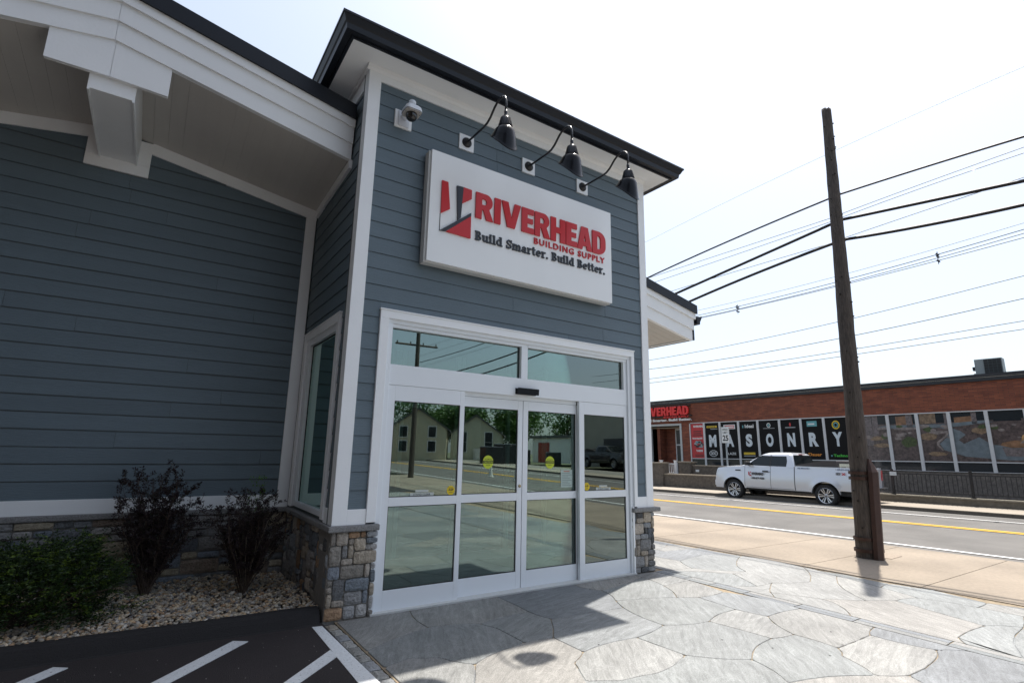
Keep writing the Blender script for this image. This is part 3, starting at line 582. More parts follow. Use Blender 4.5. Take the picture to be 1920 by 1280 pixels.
def stone(mb, uvs, p, z1, z0, rg, j=.0034):
    p = inset(bowed(p), j); n = len(p); p2 = inset(p, .004); c = rg.choice(FP); br = rg.uniform(.93, 1.06); mb.cur = (c[0]*br*.86, c[1]*br*.84, c[2]*br*.815)
    mb.add([(x, y, z1) for x, y in p2]+[(x, y, z1-.004) for x, y in p]+[(x, y, z0) for x, y in p],
           [tuple(range(n))]+[(n+i, n+(i+1) % n, (i+1) % n, i) for i in range(n)]+[(2*n+i, 2*n+(i+1) % n, n+(i+1) % n, n+i) for i in range(n)])
    a = rg.choice([.35, .55, .8, 1.0, 2.6])+rg.uniform(-.2, .2); o = (rg.uniform(0, 50), rg.uniform(0, 50)); ca, sa = math.cos(a), math.sin(a)
    for f in range(1+2*n): uvs.append((a, o))
def paved(name, polys, z1, z0, seed):
    rg = random.Random(seed); mb = MB(); uvs = []
    for p in polys: stone(mb, uvs, p, z1, z0, rg)
    o = mb.build(name, FLAG); me = o.data; ul = me.uv_layers.new(name='UVMap')
    for poly, (a, of) in zip(me.polygons, uvs):
        for li in poly.loop_indices:
            co = me.vertices[me.loops[li].vertex_index].co; ul.data[li].uv = (co.x*math.cos(a)+co.y*math.sin(a)+of[0], -co.x*math.sin(a)+co.y*math.cos(a)+of[1])
    return struct(o)
paved('plaza_paving', [[V[k] for k in s.split()] for s in POLY], 0, -.03, 5)
def voronoi(seeds, box):
    x0, x1, y0, y1 = box; out = []
    for i, s in enumerate(seeds):
        p = [(x0, y0), (x1, y0), (x1, y1), (x0, y1)]
        for k, q in enumerate(seeds):
            if k == i or math.dist(s, q) > 4: continue
            mx, my = (s[0]+q[0])/2, (s[1]+q[1])/2; dx, dy = q[0]-s[0], q[1]-s[1]; r = []
            for a, b in zip(p, p[1:]+p[:1]):
                fa = (a[0]-mx)*dx+(a[1]-my)*dy; fb = (b[0]-mx)*dx+(b[1]-my)*dy
                if fa <= 0: r.append(a)
                if fa*fb < 0: u = fa/(fa-fb); r.append((a[0]+(b[0]-a[0])*u, a[1]+(b[1]-a[1])*u))
            p = r
            if len(p) < 3: break
        if len(p) >= 3: out.append(p)
    return out
rg = random.Random(3)
sd = [(.12+(i+.5+.35*rg.uniform(-1, 1)+.5*(j % 2))*.95, -14+(j+.5+.3*rg.uniform(-1, 1))*.8) for i in range(5) for j in range(17)]
lo = [p for p in voronoi(sd, (.122, 4.53, -14, -.1)) if min(y for x, y in p) < -2.3 and max(-y-1.7-.55*x for x, y in p) > 0]
sd = [(4.73+(i+.5+.3*rg.uniform(-1, 1)+.5*(j % 2))*1.05, -14+(j+.5+.3*rg.uniform(-1, 1))*.8) for i in range(2) for j in range(34)]
lo2 = [p for p in voronoi(sd, (4.73, 6.68, -14, 12)) if min(y for x, y in p) < -3.5 or max(y for x, y in p) > .8]
lo2 = [p for p in lo2 if not (-3.4 < sum(y for x, y in p)/len(p) < .45)]
paved('plaza_paving', lo+lo2, -.0045, -.03, 6)
mb = MB(); y = .0
rg = random.Random(8)
while y > -14:    # the thin double row of edging strips along the seam
    l = rg.uniform(.35, .95); cc = rg.choice(FP)
    mb.cur = tuple(k*.72 for k in cc); s = rg.uniform(-.012, .012)
    mb.box(4.541, 4.632+s, y-l+.006, y-.004, -.03, -.001); mb.cur = tuple(k*.8 for k in rg.choice(FP)); mb.box(4.64+s, 4.722, y-l+.012, y-.002, -.03, -.0015); y -= l
o = mb.build('edging_strip', FLAG); o.data.uv_layers.new(name='UVMap'); struct(o)
mb = MB(); mb.box(.11, 6.95, -14, .3, -.3, -.0085); mb.box(4.5, 6.95, .3, 12, -.3, -.009)
struct(mb.build('paving_joints', mat('joint_mortar', (.25, .20, .135), .95, var=.35, scale=14)))
# ---- granite setts between lot and plaza
SETT = mat('granite_sett', (.25, .25, .24), .85, attr=True, var=.35, scale=50, bump=.6, bscale=70)
y = -.03; k = 0; rg = random.Random(4)
GREY = [((.33, .30, .25), 'tan'), ((.22, .23, .24), 'grey'), ((.28, .28, .265), 'pale grey'), ((.16, .17, .18), 'dark grey')]
while y > -5.2:
    l = rg.uniform(.14, .21); c, nm = GREY[0] if k == 0 else rg.choice(GREY[1:]); mb = MB(); br = rg.uniform(.8, 1.15); mb.cur = tuple(q*br for q in c); a = .006+rg.uniform(-.004, .006); b = .104+rg.uniform(-.006, .005)
    n_ = 4; vs = []; sdv = rg.uniform(0, 50)
    for q in range(n_+1):
        for p in range(n_+1):
            u, v = p/n_, q/n_; ed = min(u, 1-u, v, 1-v); vs.append((a+(b-a)*u+.005*math.sin(9*v+sdv)*(ed == 0), y-l+.008+(l-.014)*v+.004*math.sin(7*u+sdv), (-.012 if ed == 0 else .0)+.004*mnoise.noise(Vector((u*3+sdv, v*3, 0)))))
    fs = [(q*5+p, q*5+p+1, (q+1)*5+p+1, (q+1)*5+p) for q in range(4) for p in range(4)]
    rim = list(range(5))+[q*5+4 for q in range(1, 5)]+[20+p for p in range(3, -1, -1)]+[q*5 for q in range(3, 0, -1)]
    bk = len(vs); vs += [(vs[i][0], vs[i][1], -.05) for i in rim]; fs += [(rim[(i+1) % 16], rim[i], bk+i, bk+(i+1) % 16) for i in range(16)]
    mb.add(vs, fs); o = mb.build('granite_sett', SETT)
    tag(o, 'tan granite sett nearest the stone pier in the edging row' if k == 0 else nm+' rough granite sett in the edging row beside the parking stripe', 'paving stone', 'granite setts edging the plaza'); y -= l; k += 1
mb = MB(); mb.box(-.03, .121, -14, .0, -.3, -.018); struct(mb.build('edging_bed', mat('joint_dark', (.035, .03, .027), 1, var=.3, scale=40)))
# ---- parking lot with its painted stripes and the rolled asphalt kerb
mb = MB(); mb.box(-40, -.004, -40, .10, -.3, .0); mb.box(-40, -.1, .1001, .4, -.3, -.003); mb.box(-.004, 9, -40, -14.01, -.3, -.002); struct(mb.build('parking_lot', ASPH))
mb = MB()
prof = [(-.02, .0), (.0, .008), (.035, .07), (.06, .105), (.085, .12), (.16, .122), (.2, .115), (.21, 0)]
N_ = 90; vs = []
for i in range(N_+1):
    x = -9+(8.97)*i/N_; s = -.042*(x+.03)
    for a, b in prof: vs.append((x, a+s+.008*mnoise.noise(Vector((x*1.3, a*9, 0))), b+(.007*mnoise.noise(Vector((x*2.2, 1+a, 5))) if b > .05 else 0)))
k = len(prof); mb.add(vs, [(i*k+j, (i+1)*k+j, (i+1)*k+j+1, i*k+j+1) for i in range(N_) for j in range(k-1)]+[tuple(range(N_*k, N_*k+k))])
struct(mb.build('asphalt_kerb', mat('kerb_asphalt', (.016, .015, .016), .9, var=.35, scale=90, bump=.5, bscale=120, bdist=.01)))
def stripe_mat():
    m = mat('stripe_paint', (.74, .77, .79), .7, var=.15, scale=50, bump=.5, bscale=150, bdist=.008, dirt=.2, speck=((.09, .085, .085), 75, .66)); return m
mb = MB(); sp = [[(-.112, -.051), (-.027, -.068), (-.001, -1.49), (-.006, -3.2), (-.13, -3.2), (-.131, -1.411)],
  [(-.128, -.699), (-.115, -.86), (-.473, -1.205), (-2.0, -2.60), (-2.09, -2.50), (-.566, -1.149)],
  [(-.761, -.086), (-.656, -.159), (-1.226, -.75), (-3.0, -2.4), (-3.09, -2.3), (-1.329, -.688)],
  [(-1.926, -.027), (-1.835, -.095), (-1.996, -.284), (-3.6, -1.9), (-3.7, -1.82), (-2.091, -.227)],
  [(-3.1, .02), (-3.0, -.05), (-4.4, -1.5), (-4.5, -1.43)]]
for i, p in enumerate(sp): mb.prism(p, .0, .004+.0005*i, 'z')
struct(mb.build('parking_marking', stripe_mat()))
# small litter on the asphalt and paving
mb = MB(); rg = random.Random(12)
for _ in range(160):
    x, y = rg.uniform(-3, -.1), rg.uniform(-2, -.05); r = rg.uniform(.0015, .004)
    mb.lathe([(0, r), (r, .4*r), (r*.8, -.001)], 5, Matrix.Translation((x, y, 0)))
struct(mb.build('grit', mat('grit_pale', (.35, .33, .3), .9)))
mb = MB()
for x, y in ((3.72, -2.83), (4.0, -2.6), (3.35, -2.9), (2.9, -2.2), (1.86, -1.72), (4.33, -3.35), (3.1, -2.55), (3.05, -.3), (3.6, -.25)):
    mb.lathe([(0, .004), (.008, .002), (.01, -.001)], 7, Matrix.Translation((x, y, .0)))
struct(mb.build('gum_spot', INK))

# ------------------------------------------------------------------ planting bed
mb = MB(); mb.prism([(-9, .52), (.02, .13), (.02, YW), (-9, YW)], -.3, .085, 'z'); struct(mb.build('planting_bed', mat('bed_soil', (.06, .05, .04), 1, var=.4, scale=30)))
def icosa():
    t = (1+5**.5)/2; v = [(-1, t, 0), (1, t, 0), (-1, -t, 0), (1, -t, 0), (0, -1, t), (0, 1, t), (0, -1, -t), (0, 1, -t), (t, 0, -1), (t, 0, 1), (-t, 0, -1), (-t, 0, 1)]
    f = [(0, 11, 5), (0, 5, 1), (0, 1, 7), (0, 7, 10), (0, 10, 11), (1, 5, 9), (5, 11, 4), (11, 10, 2), (10, 7, 6), (7, 1, 8), (3, 9, 4), (3, 4, 2), (3, 2, 6), (3, 6, 8), (3, 8, 9), (4, 9, 5), (2, 4, 11), (6, 2, 10), (8, 6, 7), (9, 8, 1)]
    return np.array(v)/math.hypot(1, t), f
def pebbles(n, seed):
    R = np.random.RandomState(seed); iv, fc = icosa(); mb = MB(); PC = [(.48, .42, .34), (.56, .49, .39), (.36, .31, .26), (.24, .22, .21), (.50, .38, .25), (.40, .27, .17), (.55, .53, .50), (.38, .30, .22), (.28, .27, .25), (.16, .165, .18), (.44, .42, .40)]
    for i in range(n):
        x = R.uniform(-4.2, -.02); y = R.uniform(.15-.042*x, YW-.02); s = R.uniform(.011, .023); sc = np.array([R.uniform(.9, 1.5), R.uniform(.7, 1.1), R.uniform(.45, .8)])*s
        a, b, c = R.uniform(0, 6.3), R.uniform(-.5, .5), R.uniform(-.5, .5)
        Rz = np.array([[math.cos(a), -math.sin(a), 0], [math.sin(a), math.cos(a), 0], [0, 0, 1]]); Rx = np.array([[1, 0, 0], [0, math.cos(b), -math.sin(b)], [0, math.sin(b), math.cos(b)]]); Ry = np.array([[math.cos(c), 0, math.sin(c)], [0, 1, 0], [-math.sin(c), 0, math.cos(c)]])
        v = (iv*(1+R.uniform(-.16, .16, (12, 1)))*sc) @ (Rz@Rx@Ry).T + np.array([x, y, .088+R.uniform(0, .022)+.012*math.sin(x*5+y*3)+.008])
        q = PC[R.randint(len(PC))]; br = R.uniform(.65, 1.1); mb.cur = (q[0]*br, q[1]*br*.96, q[2]*br*.88); mb.add([tuple(p) for p in v], fc)
    return tag(mb.build('gravel', mat('pebble', (.4, .4, .4), .7, attr=True, var=.2, scale=60)), kind='stuff')
pebbles(10500, 2)
BARK = mat('twig_bark', (.07, .05, .038), .9, var=.3, scale=30); BARK2 = mat('twig_pale', (.22, .18, .14), .9)
def leaf_mat(name, c1, c2, tr=.25):
    m = bpy.data.materials.new(name); m.use_nodes = True; n = m.node_tree; N = n.nodes; L = n.links; b = N['Principled BSDF']
    a = N.new('ShaderNodeAttribute'); a.attribute_name = 'Col'; L.new(a.outputs['Color'], b.inputs['Base Color']); b.inputs['Roughness'].default_value = .5
    t = N.new('ShaderNodeBsdfTranslucent'); L.new(a.outputs['Color'], t.inputs[0]); mx = N.new('ShaderNodeMixShader'); mx.inputs[0].default_value = tr
    L.new(b.outputs[0], mx.inputs[1]); L.new(t.outputs[0], mx.inputs[2]); L.new(mx.outputs[0], N['Material Output'].inputs[0]); return m
LEAFG = leaf_mat('green_leaf', 0, 0); LEAFD = leaf_mat('purple_leaf', 0, 0, .12)
def add_leaf(mb, p, d, ln, wd, rg, fold=.25):
    d = d.normalized(); s = d.cross(Vector((rg.uniform(-1, 1), rg.uniform(-1, 1), rg.uniform(.2, 1.4)))).normalized(); n = s.cross(d)
    a, b = p+d*ln*.5+s*wd*.5+n*fold*wd, p+d*ln*.5-s*wd*.5+n*fold*wd
    mb.add([p, a, p+d*ln, b], [(0, 1, 2), (0, 2, 3)])
def stem_path(base, top, rg, n=7, wob=.03):
    base, top = Vector(base), Vector(top); out = []
    for i in range(n+1):
        u = i/n; out.append(base.lerp(top, u)+Vector((0, 0, .12*math.sin(u*math.pi)*(top-base).length*.3))+Vector((rg.uniform(-wob, wob), rg.uniform(-wob, wob), 0))*u)
    return out
def barberry(name, label, x, y, z, h, spread, nst, seed, leaves, mass=1.0, pale=False):
    rg = random.Random(seed); root = thing(name, label, 'shrub', (x, y, z)); st = MB(); lf = MB(); tips = []
    for i in range(nst):
        a = i*2.4+rg.uniform(-.5, .5); f = math.sqrt((i+.6)/nst); hh = h*rg.uniform(.6, 1.0)*(1-.28*f); r = spread*f*rg.uniform(.6, 1.1)
        path = stem_path((x+rg.uniform(-.03, .03), y+rg.uniform(-.03, .03), z), (x+math.cos(a)*r, y+math.sin(a)*r*.7, z+hh), rg); st.tube(path, [.0055*(1-.7*k/7) for k in range(8)], 4, False); tips.append(path)
        for b in range(6):
            k = rg.randint(2, 7); p = path[k]; d = Vector((rg.uniform(-1, 1), rg.uniform(-1, 1), rg.uniform(.1, 1.1))).normalized()*rg.uniform(.08, .24)
            q = [p, p+d*.5+Vector((0, 0, .01)), p+d]; st.tube(q, [.003, .0022, .0012], 3, False); tips.append(q)
    for path in tips:
        L_ = len(path)
        for _ in range(int(leaves/len(tips))):
            u = rg.uniform(.1 if L_ == 3 else .12, 1)*(L_-1); i = min(L_-2, int(u)); p = path[i].lerp(path[i+1], u-i)
            g = rg.random(); c = (.012+.014*g, .006+.006*g, .008+.007*g) if rg.random() < .93 else (.02, .03, .01); lf.cur = c
            d = Vector((rg.uniform(-1, 1), rg.uniform(-1, 1), rg.uniform(-.3, 1))); add_leaf(lf, p+d*.01, d, rg.uniform(.017, .031), rg.uniform(.010, .016), rg)
    if seed == 32:     # the few fresh green leaves at the top of the right-hand shrub
        for _ in range(70):
            p = Vector((x+rg.uniform(-.06, .10), y+rg.uniform(-.05, .05), z+h*rg.uniform(.70, 1.02))); lf.cur = (.07, .16, .015); add_leaf(lf, p, Vector((rg.uniform(-1, 1), rg.uniform(-1, 1), 1)), .03, .014, rg)
    st.build('stem', BARK, root); lf.build('foliage', LEAFD, root)
    if pale:
        pb = MB()
        for i in range(14):
            a = rg.uniform(0, 6.3); r = rg.uniform(.05, .3); pb.tube(stem_path((x+rg.uniform(-.03, .03), y-.02, z), (x+math.cos(a)*r, y-.08+math.sin(a)*r*.4, z+rg.uniform(.35, .75)), rg, 5, .01), .0028, 4, False)
        pb.build('bare_twig', BARK2, root)
    return root
barberry('barberry_shrub', 'tall dark purple shrub against the stone wall, left of the other dark one', -1.40, 1.42, .10, 1.38, .46, 56, 31, 17000)
barberry('barberry_shrub', 'dark purple twiggy shrub beside the side window, a few fresh green leaves on top', -.55, 1.02, .10, 1.16, .44, 60, 32, 15000, pale=True)
barberry('barberry_shrub', 'small dark red shrub behind the green bush at the left edge', -2.62, 1.35, .10, .68, .30, 20, 33, 3000)
def green_bush(name, label, x, y, z, rx, ry, h, n, seed):
    rg = random.Random(seed); root = thing(name, label, 'shrub', (x, y, z)); st = MB(); lf = MB()
    for i in range(60):
        a = rg.uniform(0, 6.3); f = rg.random()**.5; path = stem_path((x+rg.uniform(-.2, .2), y+rg.uniform(-.1, .1), z), (x+math.cos(a)*rx*f, y+math.sin(a)*ry*f, z+h*(1-.45*f*f)*rg.uniform(.7, 1)), rg); st.tube(path, [.006*(1-.7*k/7) for k in range(8)], 4, False)
    cl = []
    for i in range(240):
        a = rg.uniform(0, 6.3); u = rg.uniform(.0, 1.0); f = .55+.45*rg.random(); el = rg.uniform(.0, 1)**.8
        rr_ = math.cos(el*1.45)**.6; cl.append(Vector((x+math.cos(a)*rx*rr_*f, y+math.sin(a)*ry*rr_*f, z+.04+h*math.sin(el*1.5)*f)))
    for i in range(n):
        c = rg.choice(cl); p = c+Vector((rg.gauss(0, .06), rg.gauss(0, .06), rg.gauss(0, .05))); p.z = max(z+.02, p.z)
        g = rg.random(); lf.cur = (.009+.02*g, .024+.04*g, .006+.005*g) if rg.random() < .78 else (.07+.05*g, .12+.06*g, .015)
        d = Vector((p.x-x+rg.uniform(-.6, .6), p.y-y+rg.uniform(-.6, .6), rg.uniform(-.4, .7))); 
        # a sprig of five leaflets
        dn = d.normalized(); sd_ = dn.cross(Vector((0, 0, 1))).normalized()
        for k in range(5):
            q = p+dn*.011*k; dd = dn if k == 4 else (dn*.4+sd_*(1 if k % 2 else -1)); add_leaf(lf, q, dd, rg.uniform(.022, .036), .015, rg)
    st.build('stem', BARK, root); lf.build('foliage', LEAFG, root); return root
green_bush('green_shrub', 'dense low green bush spilling over the gravel at the left edge', -2.35, .85, .08, .86, .56, .66, 6500, 41)
green_bush('green_shrub', 'green bush growing outside the left edge behind the first', -3.6, .95, .08, .75, .55, .60, 2600, 42)
for i in range(6):   # loose upright shoots above the bush
    pass
# ------------------------------------------------------------------ sign board on the tower
sg = thing('wall_sign', 'large white board sign reading RIVERHEAD BUILDING SUPPLY above the entrance', 'sign', (2.2, 0, 4.4))
mb = MB(); mb.box(.745, 3.665, -.105, -.005, 3.69, 5.085); mb.build('sign_box', mat('sign_edge', (.55, .56, .55), .5), sg, bevel=.004)
mb = MB(); mb.box(.772, 3.68, -.135, -.106, 3.708, 5.095); mb.build('sign_face', SIGNW, sg, bevel=.002)
XW, ZW = (1, 0, 0), (0, 0, 1); SY = -.1352
def flat_poly(name, pts, m, par, y=SY, d=.018):
    mb = MB(); mb.prism(pts, y-d, y, 'y'); return mb.build(name, m, par, bevel=.001)
flat_poly('logo_shape', [(.913, 4.729), (.993, 4.728), (1.03, 4.395), (.917, 4.314)], RED, sg)
flat_poly('logo_shape', [(1.202, 4.728), (1.316, 4.724), (1.318, 4.608), (1.191, 4.515)], RED, sg)
flat_poly('logo_shape', [(1.318, 4.382), (1.321, 4.098), (.993, 4.104)], RED, sg)
flat_poly('logo_shape', [(1.113, 4.723), (1.2005, 4.728), (1.189, 4.515), (1.178, 4.326), (1.139, 4.285)], NAVY, sg)
flat_poly('logo_shape', [(1.318, 4.425), (1.318, 4.385), (.985, 4.106), (.915, 4.099)], NAVY, sg)
flat_poly('logo_line', [(.9105, 4.31), (.916, 4.314), (.916, 4.1), (.9105, 4.096)], NAVY, sg, d=.004)
def arc(cx, cy, rx, ry, a0, a1, n=8): return [(cx+rx*math.cos(math.radians(a0+(a1-a0)*k/n)), cy+ry*math.sin(math.radians(a0+(a1-a0)*k/n))) for k in range(n+1)]
GL = {  # heavy grotesque capitals, unit height, natural widths
 'R': (.76, [[(0, 0), (.26, 0), (.26, .36), (.33, .36), (.47, 0), (.76, 0), (.58, .42)]+arc(.44, .70, .28, .30, -55, 90)+[(0, 1)], [(.26, .56), (.26, .80)]+arc(.38, .68, .09, .12, 90, -90, 6)]),
 'I': (.28, [[(0, 0), (.28, 0), (.28, 1), (0, 1)]]),
 'V': (.86, [[(.26, 0), (.60, 0), (.86, 1), (.58, 1), (.44, .36), (.29, 1), (0, 1)]]),
 'E': (.58, [[(0, 0), (.58, 0), (.58, .22), (.27, .22), (.27, .40), (.53, .40), (.53, .60), (.27, .60), (.27, .78), (.57, .78), (.57, 1), (0, 1)]]),
 'H': (.76, [[(0, 0), (.27, 0), (.27, .38), (.49, .38), (.49, 0), (.76, 0), (.76, 1), (.49, 1), (.49, .61), (.27, .61), (.27, 1), (0, 1)]]),
 'A': (.80, [[(0, 0), (.26, 0), (.30, .17), (.50, .17), (.54, 0), (.80, 0), (.58, 1), (.22, 1)], [(.345, .36), (.455, .36), (.40, .70)]]),
 'D': (.74, [[(0, 0), (.34, 0)]+arc(.36, .38, .38, .38, -90, 0, 6)+arc(.36, .62, .38, .38, 0, 90, 6)+[(0, 1)], [(.27, .20), (.27, .80)]+arc(.36, .66, .10, .14, 90, 0, 4)+arc(.36, .34, .10, .14, 0, -90, 4)])}
RX = [(1.379, 1.632), (1.650, 1.742), (1.757, 2.050), (2.068, 2.263), (2.278, 2.532), (2.546, 2.798), (2.812, 3.012), (3.018, 3.285), (3.296, 3.552)]
def riverhead(par, O, X, w, h, m, depth, local=False, name='letter'):
    O = Vector(O); X = Vector(X)
    for ch, (a, b) in zip('RIVERHEAD', RX):
        mb = MB(); put_flat(mb, curve_mesh(splines=GL[ch][1]), O+X*((a-1.379)/2.173*w), X, ZW, (b-a)/2.173*w, h, depth); mb.build(name, m, par, local=local)
riverhead(sg, (1.379, SY, 4.389), XW, 2.173, .337, RED, .02)
text_on('small_lettering', 'BUILDING SUPPLY', RED, sg, (2.274, SY, 4.268), XW, ZW, 1.262, .086, .014, .018, 1.22)
# slab-serif tagline from bars and bows
def slab(par, s, x0, x1, z0, cap, m):
    """each glyph: list of rects (x,y,w,h) and rings (cx,cy,rx,ry,th,a0,a1)"""
    S = .12; q = {
     'B': (.74, [(0, 0, .40, S), (0, .88, .40, S), (.08, 0, .22, 1)], [(.36, .74, .27, .26, .17, -90, 90), (.36, .27, .33, .27, .19, -90, 90)], ),
     'u': (.72, [(0, .60, .28, S), (.08, .15, .20, .5), (.40, .60, .24, S), (.46, 0, .20, .72), (.46, 0, .28, S)], [(.30, .22, .22, .22, .17, 180, 350)]),
     'i': (.38, [(0, 0, .38, S), (0, .60, .2, S), (.09, 0, .20, .72), (.08, .80, .22, .2)], []),
     'l': (.38, [(0, 0, .38, S), (0, .88, .2, S), (.09, 0, .20, 1)], []),
     'd': (.74, [(.44, 0, .20, 1), (.44, 0, .30, S), (.34, .88, .2, S)], [(.33, .36, .31, .37, .19, 60, 300)]),
     'S': (.66, [(0, .0, .13, .34), (.52, .66, .13, .34)], [(.32, .73, .30, .27, .18, 30, 270), (.34, .27, .31, .27, .18, -150, 90)]),
     'm': (1.08, [(0, 0, .36, S), (0, .60, .2, S), (.08, 0, .20, .72), (.38, 0, .30, S), (.45, 0, .19, .5), (.74, 0, .32, S), (.81, 0, .19, .5)], [(.40, .46, .22, .26, .17, 0, 150), (.77, .46, .22, .26, .17, 0, 150)]),
     'a': (.68, [(.38, 0, .20, .5), (.38, 0, .30, S)], [(.33, .46, .25, .27, .15, 0, 170), (.27, .22, .25, .22, .15, 0, 360)]),
     'r': (.56, [(0, 0, .38, S), (0, .60, .2, S), (.08, 0, .20, .72)], [(.42, .46, .2, .27, .18, 30, 160)]),
     't': (.46, [(0, .60, .44, S), (.10, .2, .20, .75)], [(.30, .22, .20, .22, .16, 180, 330)]),
     'e': (.66, [(.12, .32, .46, S)], [(.33, .36, .32, .37, .19, 0, 310)]),
     '.': (.28, [(.04, 0, .2, .2)], []), ' ': (.36, [], [])}
    tot = sum(q[c][0]+.05 for c in s); sx = (x1-x0)/tot; x = x0; hh = cap
    for c in s:
        w, rects, rings = q[c]; 
        if c != ' ':
            mb = MB(); e = 0
            for a, b, ww, h_ in rects:
                mb.box(x+a*sx, x+(a+ww)*sx, SY-.0145-e, SY, z0+b*hh, z0+(b+h_)*hh); e += .0004
            for cx, cy, rx, ry, th, a0, a1 in rings:
                o_ = arc(cx, cy, rx, ry, a0, a1, 12); i_ = arc(cx, cy, max(.03, rx-th), max(.03, ry-th*.8), a0, a1, 12)
                for k in range(12):
                    mb.prism([(x+p[0]*sx, z0+p[1]*hh) for p in (o_[k], o_[k+1], i_[k+1], i_[k])], SY-.0145-e, SY, 'y')
                e += .0004
            mb.build('tagline_letter', m, par)
        x += (w+.05)*sx
slab(sg, 'Build Smarter. Build Better.', 1.387, 3.545, 4.103, .118, NAVY)

# ------------------------------------------------------------------ gooseneck lamps
BG = mat('gloss_black', (.005, .006, .009), .25, spec=.18, coat=.03); BULB = mat('lamp_inner', (.6, .6, .58), .4)
def lamp(x, label):
    L_ = thing('gooseneck_lamp', label, 'lamp', (x, 0, 5.44), group='gooseneck lamps over the wall sign')
    MB().box(x-.105, x+.105, -.0, .025, 5.335, 5.545).build('mounting_block', WHITE, L_, bevel=.003)
    Mx = Matrix.Translation((x, .0, 5.44)) @ Matrix.Rotation(math.pi/2, 4, 'X')
    mb = MB(); mb.lathe([(.066, .0), (.066, .012), (.055, .02), (.026, .028), (.026, .045), (.0, .048)], 28, Mx); mb.build('canopy', BLACKM, L_, smooth=True, bevel=0)
    pts = [(-.03, 5.44), (-.2, 5.436), (-.42, 5.433), (-.50, 5.444), (-.57, 5.480), (-.66, 5.56), (-.72, 5.595), (-.78, 5.606), (-.835, 5.60), (-.88, 5.57), (-.905, 5.52), (-.91, 5.46), (-.908, 5.37)]
    mb = MB(); mb.tube([(x, a, b) for a, b in pts], .0135, 10); mb.build('arm', BLACKM, L_, smooth=True)
    mb = MB(); mb.lathe([(.0, 5.385), (.018, 5.38), (.021, 5.35), (.017, 5.335), (.022, 5.32), (.022, 5.295), (.0, 5.293)], 14, Matrix.Translation((x, -.908, 0))); mb.build('swivel_joint', BLACKM, L_, smooth=True)
    sh = MB(); sh.lathe([(.0, 5.30), (.036, 5.298), (.050, 5.285), (.062, 5.23), (.072, 5.165), (.072, 5.15), (0, 5.149)], 24, Matrix.Translation((x, -.905, 0))); s = sh.build('lamp_head', BLACKM, L_, smooth=True)
    fin = MB()
    for k in range(20):
        a = k*math.pi/10; ca, sa = math.cos(a), math.sin(a)
        v = [(r*ca-h*sa*.0+x+o*sa, r*sa-.905-o*ca, z) for z, r in ((5.28, .045), (5.28, .057), (5.17, .084), (5.17, .06)) for h in (0,) for o in (-.0028, .0028)]
        fin.add(v, [(0, 1, 3, 2), (2, 3, 5, 4), (4, 5, 7, 6), (6, 7, 1, 0), (0, 2, 4, 6), (1, 7, 5, 3)])
    fin.build('cooling_fin', BLACKM, s)
    # slanted reflector: short on the wall side, long on the street side
    n, prof = 36, [(0, .0), (.04, -.0), (.066, .0), (.088, .03), (.104, .10), (.113, .22), (.118, .5), (.121, .82), (.125, .95), (.130, 1.0)]
    vs = []
    for layer in (0, 1):
        for r, u in prof:
            for k in range(n):
                a = k*2*math.pi/n; ln = .185-.150*math.sin(a)    # sin=+1 is towards the wall
                zc = 5.158-ln*u; rr_ = (r-.003*layer if r > .01 else r)*(1+.24*u*(1+math.sin(a)))*.97; vs.append((x+rr_*math.cos(a), -.905+rr_*math.sin(a)*(1.0), zc-(.003*layer if u == 0 else 0)))
    m_ = len(prof); fs = []
    for i in range(m_-1):
        for k in range(n): fs.append((i*n+k, i*n+(k+1) % n, (i+1)*n+(k+1) % n, (i+1)*n+k)); o = m_*n; fs.append((o+i*n+k, o+(i+1)*n+k, o+(i+1)*n+(k+1) % n, o+i*n+(k+1) % n))
    for k in range(n): fs.append(((m_-1)*n+k, (m_-1)*n+(k+1) % n, (2*m_-1)*n+(k+1) % n, (2*m_-1)*n+k))
    mb = MB(); mb.add(vs, fs); mb.build('lamp_shade', BG, L_, smooth=True)
    return L_
lamp(1.298, 'black gooseneck lamp over the sign, nearest the dome camera')
lamp(2.273, 'black gooseneck lamp over the sign, between the two other lamps')
lamp(3.25, 'black gooseneck lamp over the sign, nearest the utility pole')
# ------------------------------------------------------------------ dome camera
CW = mat('camera_white', (.72, .76, .82), .35)
cm = thing('security_camera', 'white dome security camera on a bracket near the tower corner', 'camera', (.44, 0, 5.42))
MB().box(.335, .548, -.0, .03, 5.313, 5.535).build('mounting_plate', WHITE, cm, bevel=.004)
MB().box(.375, .508, -.014, -.0005, 5.33, 5.52).build('bracket_plate', CW, cm, bevel=.004)
mb = MB(); mb.tube([(.44, -.014, 5.44), (.44, -.07, 5.46), (.445, -.13, 5.47), (.455, -.19, 5.46)], [.038, .036, .04, .04], 14); mb.build('bracket_arm', CW, cm, smooth=True)
mb = MB(); mb.lathe([(0, 5.56), (.035, 5.56), (.042, 5.55), (.042, 5.49), (0, 5.488)], 20, Matrix.Translation((.46, -.2, 0))); mb.build('pipe_cap', CW, cm, smooth=True)
def rrect(w, d, r, n=5):
    p = []
    for cx, cy, a in ((w-r, d-r, 0), (-w+r, d-r, 90), (-w+r, -d+r, 180), (w-r, -d+r, 270)): p += arc(cx, cy, r, r, a, a+90, n)
    return p
mb = MB(); lv = [(.5, 5.485), (.72, 5.478), (.92, 5.455), (1, 5.425), (1, 5.405)]; rp = rrect(.1, .1, .045)
for s_, z in lv: mb.v += [(.46+a*s_, -.2+b*s_, z) for a, b in rp]
